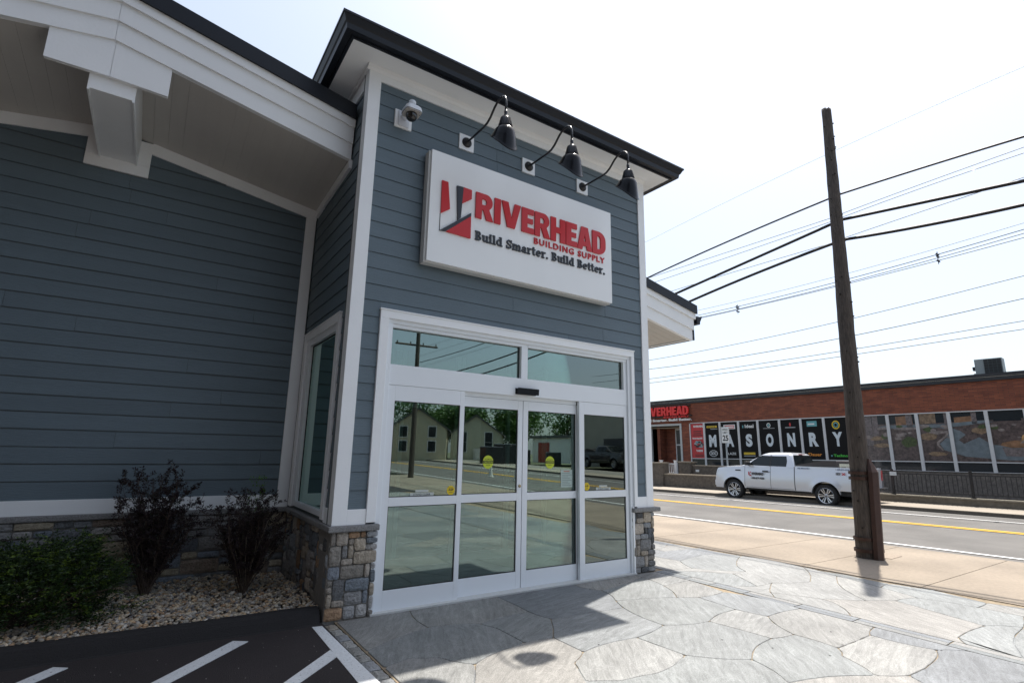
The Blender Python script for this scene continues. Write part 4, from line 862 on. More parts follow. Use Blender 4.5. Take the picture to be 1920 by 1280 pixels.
n = len(rp); mb.f = [(i*n+k, i*n+(k+1) % n, (i+1)*n+(k+1) % n, (i+1)*n+k) for i in range(4) for k in range(n)]+[tuple(range(n)), tuple(4*n+k for k in range(n))]; mb.c = [None]*len(mb.f); mb.build('camera_housing', CW, cm, smooth=False)
mb = MB(); mb.prism([(.46+a*.985, -.2+b*.985) for a, b in rp], 5.402, 5.4045, 'z'); mb.build('seal', RUBBER, cm)
mb = MB(); mb.prism([(.46+a*.95, -.2+b*.95) for a, b in rp], 5.392, 5.4015, 'z'); mb.build('base_ring', mat('camera_grey', (.5, .48, .46), .4), cm)
mb = MB(); mb.lathe([(.064, 5.3915), (.066, 5.375), (.064, 5.355), (.055, 5.33), (.04, 5.315), (.02, 5.308), (0, 5.306)], 24, Matrix.Translation((.46, -.2, 0))); mb.build('dome', mat('smoked_dome', (.01, .01, .011), .08, coat=.5), cm, smooth=True)
mb = MB()
for a, b in ((-.07, -.085), (0, -.085), (.065, -.085), (-.085, -.03), (.085, -.03)): mb.lathe([(.006, 5.3905), (.006, 5.3915)], 8, Matrix.Translation((.46+a, -.2+b, 0))); mb.lathe([(0, 5.3902), (.006, 5.3905)], 8, Matrix.Translation((.46+a, -.2+b, 0)))
mb.build('screw', BLACKM, cm)
mb = MB(); mb.prism([(2.161, 2.316), (2.46, 2.316), (2.462, 2.37), (2.159, 2.37)], -.018, .0445, 'y'); tag(mb.build('motion_sensor', BG, bevel=.012), 'slim black motion sensor centred above the sliding doors', 'sensor')

# ------------------------------------------------------------------ utility pole
WOODP = mat('weathered_pole', (.080, .066, .056), .9, var=.6, scale=14, bump=1.0, bscale=16, stretch=(3.2, 3.2, .22), bdist=.03)
def polepos(z): return Vector((8.52+.1062*z, -1.04+.0283*z, z))
up = thing('utility_pole', 'weathered leaning wooden utility pole with a rusty brown steel brace at its foot', 'utility pole', (8.52, -1.04, 0))
mb = MB(); rg = random.Random(5); NZ, NR = 120, 28; zt_ = 8.85
for i in range(NZ+1):
    z = -.1+(zt_+.1)*i/NZ; c = polepos(z); R_ = .158-.070*z/8.9
    for k in range(NR):
        a = k*2*math.pi/NR; r = R_*(1+.09*mnoise.noise(Vector((math.cos(a)*2.2, math.sin(a)*2.2, z*.45)))+.06*mnoise.noise(Vector((math.cos(a)*7, math.sin(a)*7, z*.8)))+.05*mnoise.noise(Vector((math.cos(a)*3, math.sin(a)*3, z*4))))
        zz = c.z
        if i == NZ: zz += .06*mnoise.noise(Vector((math.cos(a)*3, math.sin(a)*3, 3)))+.03*math.sin(a)
        mb.v.append((c.x+math.cos(a)*r, c.y+math.sin(a)*r, zz))
mb.f = [(i*NR+k, i*NR+(k+1) % NR, (i+1)*NR+(k+1) % NR, (i+1)*NR+k) for i in range(NZ) for k in range(NR)]
c = polepos(zt_-.03); mb.v.append(tuple(c)); mb.f += [(NZ*NR+k, NZ*NR+(k+1) % NR, len(mb.v)-1) for k in range(NR)]; mb.c = [None]*len(mb.f)
mb.build('shaft', WOODP, up, smooth=True)
CR = Vector((.8306, -.5569, 0)); CF = Vector((-.5569, -.8306, 0))     # right of and towards the pavement side that faces the plaza
RUST = mat('brown_steel', (.050, .023, .016), .55, var=.3, scale=12, bump=.2, bscale=40, metal=.1)
def along(z, a, b): p = polepos(z); return p+CR*a+CF*b
mb = MB()      # channel section: two flanges and a ridge, pointed top
secs = [(.0, 1), (1.38, 1), (1.60, .35)]
prof = [(-.10, .19), (-.06, .235), (.03, .235), (.09, .17), (.105, .03), (.095, -.06), (.02, -.02)]
for z, s_ in secs:
    for a, b in prof: mb.v.append(tuple(along(z, .075+.03*z+a*s_-(.03 if s_ < 1 else 0), b*(s_+.3 if s_ < 1 else 1))))
n = len(prof); mb.f = [(i*n+k, i*n+(k+1) % n, (i+1)*n+(k+1) % n, (i+1)*n+k) for i in range(2) for k in range(n)]+[tuple(2*n+k for k in range(n))]; mb.c = [None]*len(mb.f)
br = mb.build('steel_brace', RUST, up)
for z in (1.36, 1.27, .30, .12):
    mb = MB(); ring = []
    for k in range(33):
        a = k/32*2*math.pi; ca, sa = math.cos(a), math.sin(a); R_ = .178-.009*z
        off = CR*(ca*R_+(.0 if ca < 0 else .085*ca))+CF*(sa*(R_+(.0 if ca < 0 else -.02))); ring.append(polepos(z)+off)
    for p in ring[:-1]:
        d = (p-polepos(z)); d.normalize(); mb.v += [tuple(p-Vector((0, 0, .025))), tuple(p+d*.008-Vector((0, 0, .025))), tuple(p+d*.008+Vector((0, 0, .025))), tuple(p+Vector((0, 0, .025)))]
    mb.f = [(4*k+j, 4*k+(j+1) % 4, 4*((k+1) % 32)+(j+1) % 4, 4*((k+1) % 32)+j) for k in range(32) for j in range(4)]; mb.c = [None]*len(mb.f); mb.build('strap', RUST, up)
for z in (1.36, 1.27, .30, .12):
    mb = MB(); p = along(z, .06, .19); mb.tube([p, p+CF*.03], .014, 6); mb.build('bolt', RUST, up)
rg = random.Random(17); mb = MB()
for i in range(34):
    z = rg.uniform(.4, 8.5); a = rg.uniform(0, math.pi); d = CR*math.cos(a)+CF*math.sin(a); p = polepos(z)+d*(.160-.0083*z); mb.tube([p, p+d*.02], rg.uniform(.008, .016), 7)
mb.build('knot', mat('knot_dark', (.015, .012, .01), .9), up)
for z, s_ in ((6.84, 1), (6.28, 1), (5.86, 1)):
    mb = MB(); p = Vector(NT(9.27, -1.6, z)); mb.box(p.x-.01, p.x+.04, p.y-.04, p.y+.04, z-.03, z+.03); mb.tube([(p.x, p.y-.10, z), (p.x, p.y+.10, z)], .01, 6); mb.build('cable_clamp', BLACKM, up)
# ------------------------------------------------------------------ overhead wires
WIRE = mat('cable_black', (.012, .012, .014), .6); WIREG = mat('cable_grey', (.16, .16, .17), .6); WIREL = mat('cable_pale', (.45, .46, .48), .6)
def quad(p): 
    (x0, y0), (x1, y1), (x2, y2) = p
    def f(x): return y0*(x-x1)*(x-x2)/((x0-x1)*(x0-x2))+y1*(x-x0)*(x-x2)/((x1-x0)*(x1-x2))+y2*(x-x0)*(x-x1)/((x2-x0)*(x2-x1))
    return f
def wire_pts(n, p, ta, tb):
    f = quad(p); ts0, ts1 = p[0][0], p[-1][0]; out = []
    N_ = 60
    for i in range(N_+1):
        t = ta+(tb-ta)*i/N_
        if t > ts0: z = f(ts0)+(f(ts0+.01)-f(ts0))/.01*(t-ts0)*.6
        elif t < ts1: z = f(ts1)+(f(ts1)-f(ts1+.01))/.01*(ts1-t)*.5
        else: z = f(t)
        out.append(NT(n, t, z))
    return out
FAR = {'w1': ((12.34, 13.67), (2.82, 14.75), (-3.77, 15.21)), 'w8a': ((9.56, 8.93), (2.58, 9.14), (-3.04, 9.56)), 'w9': ((12.44, 6.69), (2.65, 7.19), (-2.81, 7.74)), 'w10': ((12.46, 6.19), (2.66, 6.48), (-2.71, 6.97)), 'w11': ((12.48, 5.65), (2.68, 5.93), (-2.61, 6.21)), 'w12': ((12.45, 5.42), (2.68, 5.71), (-2.57, 5.93))}
NM = {'w1': ('thin pale overhead wire, highest of all, crossing behind the pole top', WIREL, .008), 'w8a': ('thin wire running just above the triple cable bundle', WIREG, .009), 'w9': ('overhead wire just below the triple cable bundle', WIRE, .012), 'w10': ('overhead wire second below the triple cable bundle', WIRE, .014), 'w11': ('upper of the two lowest overhead wires above the brick shop', WIRE, .012), 'w12': ('lowest overhead wire above the brick shop', WIRE, .012)}
GW = 'overhead wires along the street'
for k, p in FAR.items():
    mb = MB(); mb.tube(wire_pts(22, p, 36, -24), NM[k][2], 6); tag(mb.build('overhead_wire', NM[k][1], smooth=True), NM[k][0], 'wire', GW)
bd = thing('cable_bundle', 'bundle of three overhead cables held by small spacers', 'cable', NT(22, 0, 9), group=GW)
B1, B2 = ((9.24, 8.64), (2.61, 8.86), (-3.01, 9.30)), ((9.18, 8.50), (2.62, 8.70), (-2.98, 9.05))
for n_, pp in ((21.9, B1), (22.1, tuple((a, b-.07) for a, b in B1)), (22.0, B2)):
    mb = MB(); mb.tube(wire_pts(n_, pp, 36, -24), .013, 6); mb.build('cable', WIRE, bd, smooth=True)
for t in (7.25, -.62):
    z = quad(B1)(t) if t < 9 else 8.6
    mb = MB(); c = Vector(NT(22, t, z-.1)); mb.tube([c+Vector((0, 0, .24)), c+Vector((0, 0, -.24))], .014, 6)
    for dz in (.14, .05, -.12): mb.tube([c+Vector((-.1, 0, dz)), c+Vector((.12, 0, dz))], .032, 6)
    mb.build('spacer', WIRE, bd)
PE = (11.15, -23.6)      # the next pole, seen only as a reflection
NEAR = {  # n, left three points, right three points
 'w2': (9.32, ((3.12, 6.26), (.57, 6.61), (-1.50, 6.835)), ((-1.68, 6.85), (-3.18, 6.84), (-4.39, 6.81)), 'dark overhead cable clamped to the pole, uppermost of the three clamped ones', WIRE, .019),
 'w5': (9.32, ((2.41, 5.60), (.22, 5.98), (-1.50, 6.28)), ((-1.66, 6.30), (-3.10, 6.17), (-4.29, 6.06)), 'thick black overhead cable clamped to the pole, middle one of three', WIRE, .030),
 'w7': (9.32, ((2.01, 5.31), (.25, 5.62), (-1.50, 5.86)), ((-1.68, 5.87), (-3.05, 5.73), (-4.24, 5.66)), 'thick black overhead cable clamped to the pole, lowest of three', WIRE, .030),
 'w3': (9.32, ((2.99, 6.25), (.34, 6.34), (-1.50, 6.405)), ((-1.69, 6.43), (-3.16, 6.55), (-4.37, 6.63)), 'thin wire passing the pole between the upper two clamped cables', WIREG, .006),
 'w4': (9.32, ((2.93, 6.08), (.34, 6.22), (-1.50, 6.33)), ((-1.68, 6.35), (-3.15, 6.47), (-4.35, 6.53)), 'thin wire meeting the middle thick cable at the pole', WIREG, .006),
 'w6': (9.32, ((2.52, 5.71), (.37, 5.81), (-1.50, 5.87)), ((-1.68, 5.91), (-3.1, 6.03), (-4.3, 6.12)), 'thin wire crossing above the lowest thick cable at the pole', WIREG, .006)}
for k, (n_, lp, rp_, lab, m, r) in NEAR.items():
    fl = quad(lp); s0 = (fl(lp[0][0])-fl(lp[0][0]-.01))/.01; out = []
    for i in range(24, 0, -1): t = lp[0][0]+i*1.2; out.append(NT(n_, t, fl(lp[0][0])+s0*(t-lp[0][0])*.5))
    for i in range(13): t = lp[0][0]+(lp[2][0]-lp[0][0])*i/12; out.append(NT(n_, t, fl(t)))
    fr_ = quad(rp_)
    for i in range(9): t = rp_[0][0]+(rp_[2][0]-rp_[0][0])*i/8; out.append(NT(n_, t, fr_(t)))
    e0 = rp_[2]; s1 = (fr_(e0[0])-fr_(e0[0]+.01))/.01; zE = {'w2': 6.7, 'w5': 5.6, 'w7': 5.1, 'w3': 7.6, 'w4': 7.1, 'w6': 6.4}[k]
    te = -24.5
    for i in range(1, 21):
        u = i/20; t = e0[0]+(te-e0[0])*u; nn = n_; z = (1-u)*e0[1]+u*zE-.35*math.sin(math.pi*u)*(1 if s1 < 0 else .3); out.append(NT(nn, t, z))
    mb = MB(); mb.tube(out, r, 6); tag(mb.build('overhead_wire', m, smooth=True), lab, 'wire', GW)
# ------------------------------------------------------------------ pickup truck
TYRE = mat('tyre_rubber', (.018, .018, .018), .85, var=.2, scale=20); RIM = mat('alloy_rim', (.55, .56, .58), .25, metal=.85); DARKG = mat('dark_glass', (.008, .013, .015), .05, spec=.45)
PLAST = mat('black_plastic', (.02, .02, .021), .6); CHROME = mat('chrome', (.6, .61, .63), .15, metal=.95); REDL = mat('tail_light_red', (.45, .01, .015), .15, coat=.8); CLEARL = mat('head_light_clear', (.6, .62, .65), .1, coat=.8)
def pickup(name, label, paint, loc, rotz, livery=False, group=None):
    T_ = thing(name, label, 'pickup truck', loc, rotz, group)
    yc = -1.0
    def zb(x):
        for xc in (0, 3.68):
            if abs(x-xc) < .505: return max(.47, .40+math.sqrt(max(0, .505**2-(x-xc)**2)))
        return .60 if x < -.5 else (.50 if x < 3.2 else .44)
    def zt(x):
        if x < 1.1: return 1.43
        if x < 3.1: return 1.375
        if x < 4.42: return 1.36-.10*((x-3.1)/1.32)**1.4
        return 1.26-.7*((x-4.42)/.2)**2
    def hw(x, z):
        f = max(0, min(1, (z-.45)/.95)); h = .955+.045*math.sin(math.pi*min(1, f*1.02)**.8)-.035*f*f
        for xc in (0, 3.68):
            d = math.hypot(x-xc, z-.40)
            if d < .68: h += .028*(1-max(0, d-.505)/.175)
        if x > 4.0: h -= .24*(x-4.0)**2
        if x < -1.05: h -= .6*(x+1.05)**2
        if 1.085 < x < 1.115: h -= .02
        return h
    xs = sorted(set([round(-1.2+i*.05, 3) for i in range(117)]+[1.085, 1.1, 1.115]+[xc+.505*math.cos(a*math.pi/24) for xc in (0, 3.68) for a in range(25)])); xs = [x for x in xs if x <= 4.6]
    NZ = 12
    for side in (1, -1):
        pass
    mb = MB(); K = NZ+1
    for side in (1, -1):
        vs = []
        for x in xs:
            a, b = zb(x), zt(x)
            for k in range(K):
                z = a+(b-a)*k/NZ; vs.append((x, yc+side*hw(x, z), z))
        for x in xs: a = zb(x); vs.append((x, yc+side*(hw(x, a)-.10), a+.0))
        n = len(xs); fs = []
        for i in range(n-1):
            for k in range(NZ):
                q = (i*K+k, (i+1)*K+k, (i+1)*K+k+1, i*K+k+1); fs.append(q if side == 1 else q[::-1])
            q = (n*K+i, n*K+i+1, (i+1)*K, i*K); fs.append(q if side == 1 else q[::-1])
        mb.add(vs, fs)
    # hood with a raised centre, cowl, bed rails and floor
    hx = [x for x in xs if x >= 3.05]; M_ = 14; vs = []
    for x in hx:
        w = hw(x, zt(x))
        for j in range(M_+1):
            u = -1+2*j/M_; vs.append((x, yc+w*u, zt(x)+.045*(1-u*u)**.5*(1 if x < 4.4 else .4)+(.018 if abs(u) < .62 else 0)*(x < 4.35)))
    mb.add(vs, [(i*(M_+1)+j, (i+1)*(M_+1)+j, (i+1)*(M_+1)+j+1, i*(M_+1)+j+1) for i in range(len(hx)-1) for j in range(M_)])
    for s in (1, -1):
        a, b = yc+s*.92, yc+s*.80
        mb.box(-1.19, 1.08, min(a, b), max(a, b), 1.395, 1.432); c = yc+s*.79; mb.box(-1.19, 1.08, min(b, c), max(b, c), .86, 1.39)
    mb.box(-1.18, 1.08, yc-.79, yc+.79, .84, .86); mb.box(1.02, 1.08, yc-.79, yc+.79, .86, 1.40)
    mb.box(-1.215, -1.165, yc-.80, yc+.80, .72, 1.40); mb.box(4.30, 4.47, yc-.80, yc+.80, .7, 1.12)
    # windscreen pillars and roof
    lv = [(1.37, 1.12, 3.34, .935), (1.42, 1.125, 3.25, .915), (1.60, 1.17, 2.92, .855), (1.80, 1.22, 2.56, .785), (1.88, 1.27, 2.40, .735), (1.925, 1.36, 2.26, .64), (1.95, 1.52, 2.1, .45), (1.957, 1.7, 1.95, .2)]
    def ring(z, xr, xf, w, r): 
        p = []
        for cx, cy, a in ((xf-r, w-r, 0), (xr+r, w-r, 90), (xr+r, -w+r, 180), (xf-r, -w+r, 270)): p += arc(cx, cy, r, r, a, a+90, 4)
        return [(x, yc+y, z) for x, y in p]
    rs = [ring(*l, .09 if l[3] > .3 else .05) for l in lv]; n = len(rs[0])
    mb.add([q for r in rs for q in r], [(i*n+k, i*n+(k+1) % n, (i+1)*n+(k+1) % n, (i+1)*n+k) for i in range(len(rs)-1) for k in range(n)]+[tuple((len(rs)-1)*n+k for k in range(n))])
    mb.build('body', paint, T_, smooth=True, local=True).modifiers.new('edge', 'EDGE_SPLIT').split_angle = math.radians(38)
    mb = MB(); mb.box(-1.1, 4.2, yc-.82, yc+.82, .42, .80); mb.build('chassis', PLAST, T_, local=True)
    def hg(z): 
        for (z0, _, _, w0), (z1, _, _, w1) in zip(lv[:-1], lv[1:]):
            if z0 <= z <= z1: return w0+(w1-w0)*(z-z0)/(z1-z0)
        return .9
    def side_panel(nm, pts, m, out=.006, fn=None, sides=(1, -1), par=T_, div=1):
        o_ = None
        for s in sides:
            mb = MB(); f = fn or hg; P = [(x, yc+s*(f(z)+out), z) for x, z in pts]; Q = [(x, yc+s*(f(z)-.02), z) for x, z in pts]; n = len(pts)
            mb.add(P+Q, [tuple(range(n))]+[(i, (i+1) % n, n+(i+1) % n, n+i) for i in range(n)]); o_ = mb.build(nm, m, par, local=True)
        return o_
    side_panel('side_window', [(3.02, 1.415), (2.10, 1.40), (2.10, 1.60), (2.10, 1.80), (2.44, 1.82), (2.58, 1.77), (2.82, 1.60)], DARKG)
    side_panel('side_window', [(2.03, 1.40), (1.42, 1.40), (1.40, 1.60), (1.44, 1.80), (2.03, 1.80), (2.03, 1.60)], DARKG)
    side_panel('window_pillar', [(2.098, 1.39), (2.032, 1.39), (2.032, 1.60), (2.032, 1.83), (2.098, 1.83), (2.098, 1.60)], PLAST, out=.007)
    mb = MB()   # windscreen and rear glass
    mb.add([(3.27, yc-.80, 1.43), (3.27, yc+.80, 1.43), (2.52, yc+.66, 1.845), (2.52, yc-.66, 1.845)], [(0, 1, 2, 3)]); mb.build('windscreen', DARKG, T_, local=True); mb = MB(); mb.add([(1.105, yc+.80, 1.45), (1.105, yc-.80, 1.45), (1.225, yc-.68, 1.85), (1.225, yc+.68, 1.85)], [(0, 1, 2, 3)])
    mb.build('rear_window', DARKG, T_, local=True)
    mb = MB(); mb.box(1.18, 1.28, yc-.15, yc+.15, 1.885, 1.905); mb.build('brake_light', REDL, T_, local=True)
    hwx = lambda x: (lambda z: hw(x, z))
    SEAM = mat('seam_shadow', (.03, .03, .032), .8)
    mb = MB()
    for s in (1, -1):
        for x, z0, z1 in ((3.16, .55, 1.36), (2.06, .52, 1.37), (1.1, .52, 1.40)):
            w_ = .007 if x > 1.2 else .014
            zz = [z0+(z1-z0)*k/8 for k in range(9)]
            mb.add([(x+dx, yc+s*(hw(x+.03, z)+.0035), z) for z in zz for dx in (-w_/1, w_/1)], [(2*k, 2*k+1, 2*k+3, 2*k+2) for k in range(8)])
        mb.add([(x, yc+s*(hw(x, .60)+.0035), z) for x in (1.15, 3.1) for z in (.535, .545)], [(0, 1, 3, 2)])
    mb.build('panel_seam', SEAM, T_, local=True)
    for s in (1, -1):
        y = yc+s*1.005
        mb = MB(); mb.box(2.12, 2.36, min(y, y+s*.03), max(y, y+s*.03), 1.155, 1.215); mb.build('door_handle', PLAST, T_, local=True, bevel=.008)
        mb = MB(); mb.box(2.90, 3.04, min(yc+s*.93, yc+s*1.19), max(yc+s*.93, yc+s*1.19), 1.40, 1.56); mb.build('wing_mirror', PLAST, T_, local=True, bevel=.03)
        mb = MB(); mb.v = []; mb.prism([(-1.19, .98), (-1.19, 1.33), (-1.0, 1.33), (-.93, 1.25), (-1.0, 1.18), (-1.05, 1.0)], *sorted((yc+s*.80, yc+s*.985)), 'y'); mb.build('tail_light', REDL, T_, local=True, bevel=.01)
        mb = MB(); mb.prism([(4.1, 1.19), (4.1, 1.05), (4.46, .88), (4.50, .98), (4.42, 1.16)], *sorted((yc+s*.62, yc+s*.925)), 'y'); mb.build('head_light', CLEARL, T_, local=True, bevel=.01)
    mb = MB(); mb.box(4.46, 4.52, yc-.60, yc+.60, .82, 1.14); mb.build('grille', PLAST, T_, local=True, bevel=.01)
    mb = MB(); mb.box(4.36, 4.64, yc-.90, yc+.90, .50, .74); mb.build('bumper', CHROME if not livery else paint, T_, local=True, bevel=.04)
    mb = MB(); mb.box(-1.38, -1.21, yc-.95, yc+.95, .56, .74); mb.build('bumper', CHROME, T_, local=True, bevel=.02)
    # wheels: near and far side
    for xc in (0, 3.68):
        for s in (1, -1):
            M = Matrix.Translation((xc, yc+s*.86, .40)) @ Matrix.Rotation(-s*math.pi/2, 4, 'X')
            mb = MB(); mb.lathe([(.27, -.13), (.36, -.135), (.392, -.11), (.405, -.07), (.405, .07), (.392, .11), (.36, .135), (.285, .13), (.27, .115)], 48, M)
            for k in range(48):
                a = k*2*math.pi/48; q = [M @ Vector((r*math.cos(a+d), r*math.sin(a+d), z)) for r, d, z in ((.403, 0, .03), (.41, .01, .1), (.41, .05, .1), (.403, .04, .03))]; mb.add(q, [(0, 1, 2, 3)])
            w = mb.build('wheel', TYRE, T_, smooth=True, local=True)
            mb = MB(); mb.lathe([(0, .03), (.262, .03), (.262, -.1)], 40, M); mb.build('brake_disc', PLAST, w, local=True)
            mb = MB(); mb.lathe([(.285, .125), (.275, .132), (.255, .11), (.25, .04)], 48, M)
            for k in range(6):
                for off in (-.16, .16):
                    a = k*math.pi/3; 
                    def sp(r, th, z): return M @ Vector((r*math.cos(th), r*math.sin(th), z))
                    a2 = a+off; q = [sp(.045, a-.42+(.84 if off > 0 else 0)*.0+off*1.0, .09), sp(.05, a+off*3.2, .09), sp(.262, a2+.085, .112), sp(.262, a2-.085, .112), sp(.045, a+off, .05), sp(.05, a+off*3.2, .05), sp(.262, a2+.085, .08), sp(.262, a2-.085, .08)]
                    mb.add(q, [(0, 1, 2, 3), (0, 4, 5, 1), (1, 5, 6, 2), (2, 6, 7, 3), (3, 7, 4, 0)])
            mb.lathe([(0, .115), (.04, .113), (.06, .10), (.065, .06)], 20, M)
            mb.build('rim', RIM, w, local=True)
            mb = MB(); mb.lathe([(0, .118), (.03, .116)], 16, M); mb.build('hub_cap', PLAST, w, local=True)
    # folding cover over the front of the bed
    mb = MB(); mb.prism([(1.06, 1.437), (1.06, 1.47), (.05, 1.66), (-.38, 1.66), (-.40, 1.56), (-.42, 1.437)], yc-.78, yc+.80, 'y'); mb.build('bed_cover', mat('bed_cover', (.045, .04, .04), .5), T_, local=True, bevel=.01)
    mb = MB(); mb.box(-1.05, -.46, yc+.70, yc+.73, 1.46, 1.57); mb.box(-1.05, -.46, yc-.73, yc-.70, 1.46, 1.57); 
    for x in (-.5, -.7, -1.0): mb.box(x-.015, x+.015, yc+.70, yc+.73, 1.432, 1.4595)
    mb.build('bed_rail', CHROME, T_, local=True)
    if livery:
        X_, y = (-1, 0, 0), yc+1.006
        Ob = lambda x, z, h=.0: (x, yc+hw(x, z)+.004+h, z)
        dk = mat('decal_black', (.02, .015, .015), .5); dr = mat('decal_red', (.5, .03, .03), .5); db = mat('decal_blue', (.03, .06, .14), .5)
        # reads left to right when seen from the street: text runs towards the tail
        mbx = MB()
        text_on('door_lettering', 'RIVERHEAD', dk, T_, (2.83, y+.008, 1.02), X_, ZW, .50, .115, .003, .05, local=True)
        text_on('door_lettering', '1-800-874-9500', dk, T_, (2.87, y+.010, .86), X_, ZW, .56, .085, .003, .03, local=True)
        mb = MB(); mb.prism([(2.98, 1.00), (2.98, 1.15), (2.945, 1.15), (2.93, 1.03)], y+.008, y+.012, 'y'); mb.prism([(2.92, 1.10), (2.90, 1.15), (2.865, 1.15), (2.865, 1.11)], y+.008, y+.012, 'y'); mb.prism([(2.95, .985), (2.865, 1.04), (2.865, .975)], y+.008, y+.012, 'y'); mb.build('door_logo', dr, T_, local=True)
        text_on('bed_lettering', 'RBS MASONRY', db, T_, (.96, yc+.966, 1.335), X_, ZW, .46, .05, .003, .02, local=True)
        text_on('bed_lettering', '1-800-874-9500', db, T_, (-.42, yc+.966, 1.335), X_, ZW, .46, .05, .003, .01, local=True)
        text_on('badge_lettering', 'ST', dk, T_, (-.42, yc+.995, 1.165), X_, ZW, .17, .085, .003, .05, local=True)
        text_on('badge_lettering', 'X', dr, T_, (-.60, yc+.995, 1.165), X_, ZW, .16, .085, .003, .05, local=True)
        mb = MB(); mb.box(3.35, 3.58, yc+.965, yc+.985, 1.17, 1.215); mb.build('fender_badge', PLAST, T_, local=True)
    return T_
PAINTW = mat('truck_white', (.60, .62, .66), .28, spec=.6, coat=.8, metal=.35)
hT = math.radians(90+.42+1.2)
P_ = NT(19.72, 3.20, -.185)
pickup('pickup_truck', 'white extended-cab pickup with door lettering, parked across the street behind the utility pole', PAINTW, P_, hT, True)

# ------------------------------------------------------------------ brick shop across the street
def brick_mat():
    m = bpy.data.materials.new('red_brick'); m.use_nodes = True; n = m.node_tree; N = n.nodes; L = n.links; b = N['Principled BSDF']
    tc = N.new('ShaderNodeTexCoord'); sp = N.new('ShaderNodeSeparateXYZ'); L.new(tc.outputs['Object'], sp.inputs[0])
    ad = N.new('ShaderNodeMath'); ad.operation = 'ADD'; L.new(sp.outputs['X'], ad.inputs[0]); L.new(sp.outputs['Y'], ad.inputs[1])
    cb = N.new('ShaderNodeCombineXYZ'); L.new(ad.outputs[0], cb.inputs['X']); L.new(sp.outputs['Z'], cb.inputs['Y'])
    br = N.new('ShaderNodeTexBrick'); br.inputs['Scale'].default_value = 1; br.inputs['Brick Width'].default_value = .30; br.inputs['Row Height'].default_value = .068; br.inputs['Mortar Size'].default_value = .006
    br.inputs['Color1'].default_value = (.24, .072, .036, 1); br.inputs['Color2'].default_value = (.14, .040, .024, 1); br.inputs['Mortar'].default_value = (.08, .045, .034, 1); br.inputs['Bias'].default_value = -.1
    L.new(cb.outputs[0], br.inputs['Vector']); t = N.new('ShaderNodeTexNoise'); t.inputs['Scale'].default_value = 2.5; t.inputs['Detail'].default_value = 6; L.new(tc.outputs['Object'], t.inputs[0])
    mr = N.new('ShaderNodeMapRange'); mr.inputs[3].default_value = .6; mr.inputs[4].default_value = 1.35; L.new(t.outputs['Fac'], mr.inputs[0])
    mx = N.new('ShaderNodeMix'); mx.data_type = 'RGBA'; mx.blend_type = 'MULTIPLY'; mx.inputs[0].default_value = 1; L.new(br.outputs['Color'], mx.inputs[6]); L.new(mr.outputs[0], mx.inputs[7]); L.new(mx.outputs[2], b.inputs['Base Color'])
    b.inputs['Roughness'].default_value = .85; bp = N.new('ShaderNodeBump'); bp.inputs['Strength'].default_value = .5; bp.inputs['Distance'].default_value = .01; bp.invert = True; L.new(br.outputs['Fac'], bp.inputs['Height']); L.new(bp.outputs[0], b.inputs['Normal'])
    return m
BRICK = brick_mat()
bs = thing('brick_shop', 'long red brick shop across the street with MASONRY lettered on its windows', 'building', NT(25.5, 0, 0), TH); bs.rotation_euler = (-.011, 0, TH)
FR = mat('window_aluminium', (.50, .51, .52), .4, var=.05); DST = mat('dark_stone_base', (.125, .112, .10), .9, var=.5, scale=9, bump=.6, bscale=20); COPE = mat('dark_coping', (.018, .02, .025), .5)
mb = MB(); T0, T1 = -22, 18
mb.box(0, .3, T0, T1, 3.54, 4.67); mb.box(0, .3, 12.42, 12.95, -.4, 3.5395); mb.box(0, .3, 15.35, T1, -.4, 3.5395); mb.box(0, .3, 3.75, 4.05, 1.12, 3.5395)
mb.box(.301, 1.6, 14.7, 14.9, -.4, 3.5); mb.box(.3, 9, T0, T0+.3, -.4, 4.67); mb.box(.3, 9, T1-.3, T1, -.4, 4.67); mb.box(8.7, 9, T0+.3, T1-.3, -.4, 4.67); mb.build('brick_wall', BRICK, bs, local=True)
mb = MB(); mb.box(-.02, .3, T0, 12.42, -.4, 1.12); mb.build('stone_base', DST, bs, local=True)
mb = MB(); mb.box(.0, 9, T0, T1, 4.675, 4.72); mb.build('roof', COPE, bs, local=True)
mb = MB(); mb.box(-.07, .35, T0-.05, T1+.05, 4.68, 4.80); mb.box(-.12, .35, T0-.05, T1+.05, 4.835, 4.95); mb.build('coping', COPE, bs, local=True)
mb = MB(); mb.box(-.04, .34, T0-.05, T1+.05, 4.8005, 4.8345); mb.build('coping_strip', FR, bs, local=True)
mb = MB(); mb.box(-.05, .02, T0, 12.46, 1.121, 1.16); mb.build('window_sill', FR, bs, local=True)
FILM = mat('black_window_film', (.010, .010, .011), .5, spec=.1); REDP = mat('poster_red', (.42, .02, .025), .4); LET = mat('window_letter_white', (.52, .58, .62), .5)
PANE = mat('store_pane', (.03, .033, .036), .08, spec=.4); WT = mat('decal_white', (.6, .62, .62), .5)
ms = {'y': mat('decal_yellow', (.55, .38, .02), .5), 'w': WT, 'o': mat('decal_orange', (.6, .22, .02), .5), 'g': mat('decal_green', (.05, .45, .04), .5), 't': mat('decal_teal', (.10, .30, .33), .5), 'r': mat('decal_label_red', (.5, .04, .04), .5), 'b': db if False else mat('decal_label_blue', (.08, .15, .3), .5), 'k': INK, 'gr': mat('decal_grey', (.25, .27, .28), .5)}
XT = (0, -1, 0)
def wtext(s, m, par, t, z, w, h, o=.02, d=.004, nm='window_lettering'): return text_on(nm, s, m, par, (-d, t, z), XT, ZW, w, h, .003, o, local=True, res=3)
def lab(par, t, z, w, h, m, d=.003, nm='window_decal'):
    mb = MB(); mb.box(-d-.002, -d, t-w, t, z, z+h); return mb.build(nm, m, par, local=True)
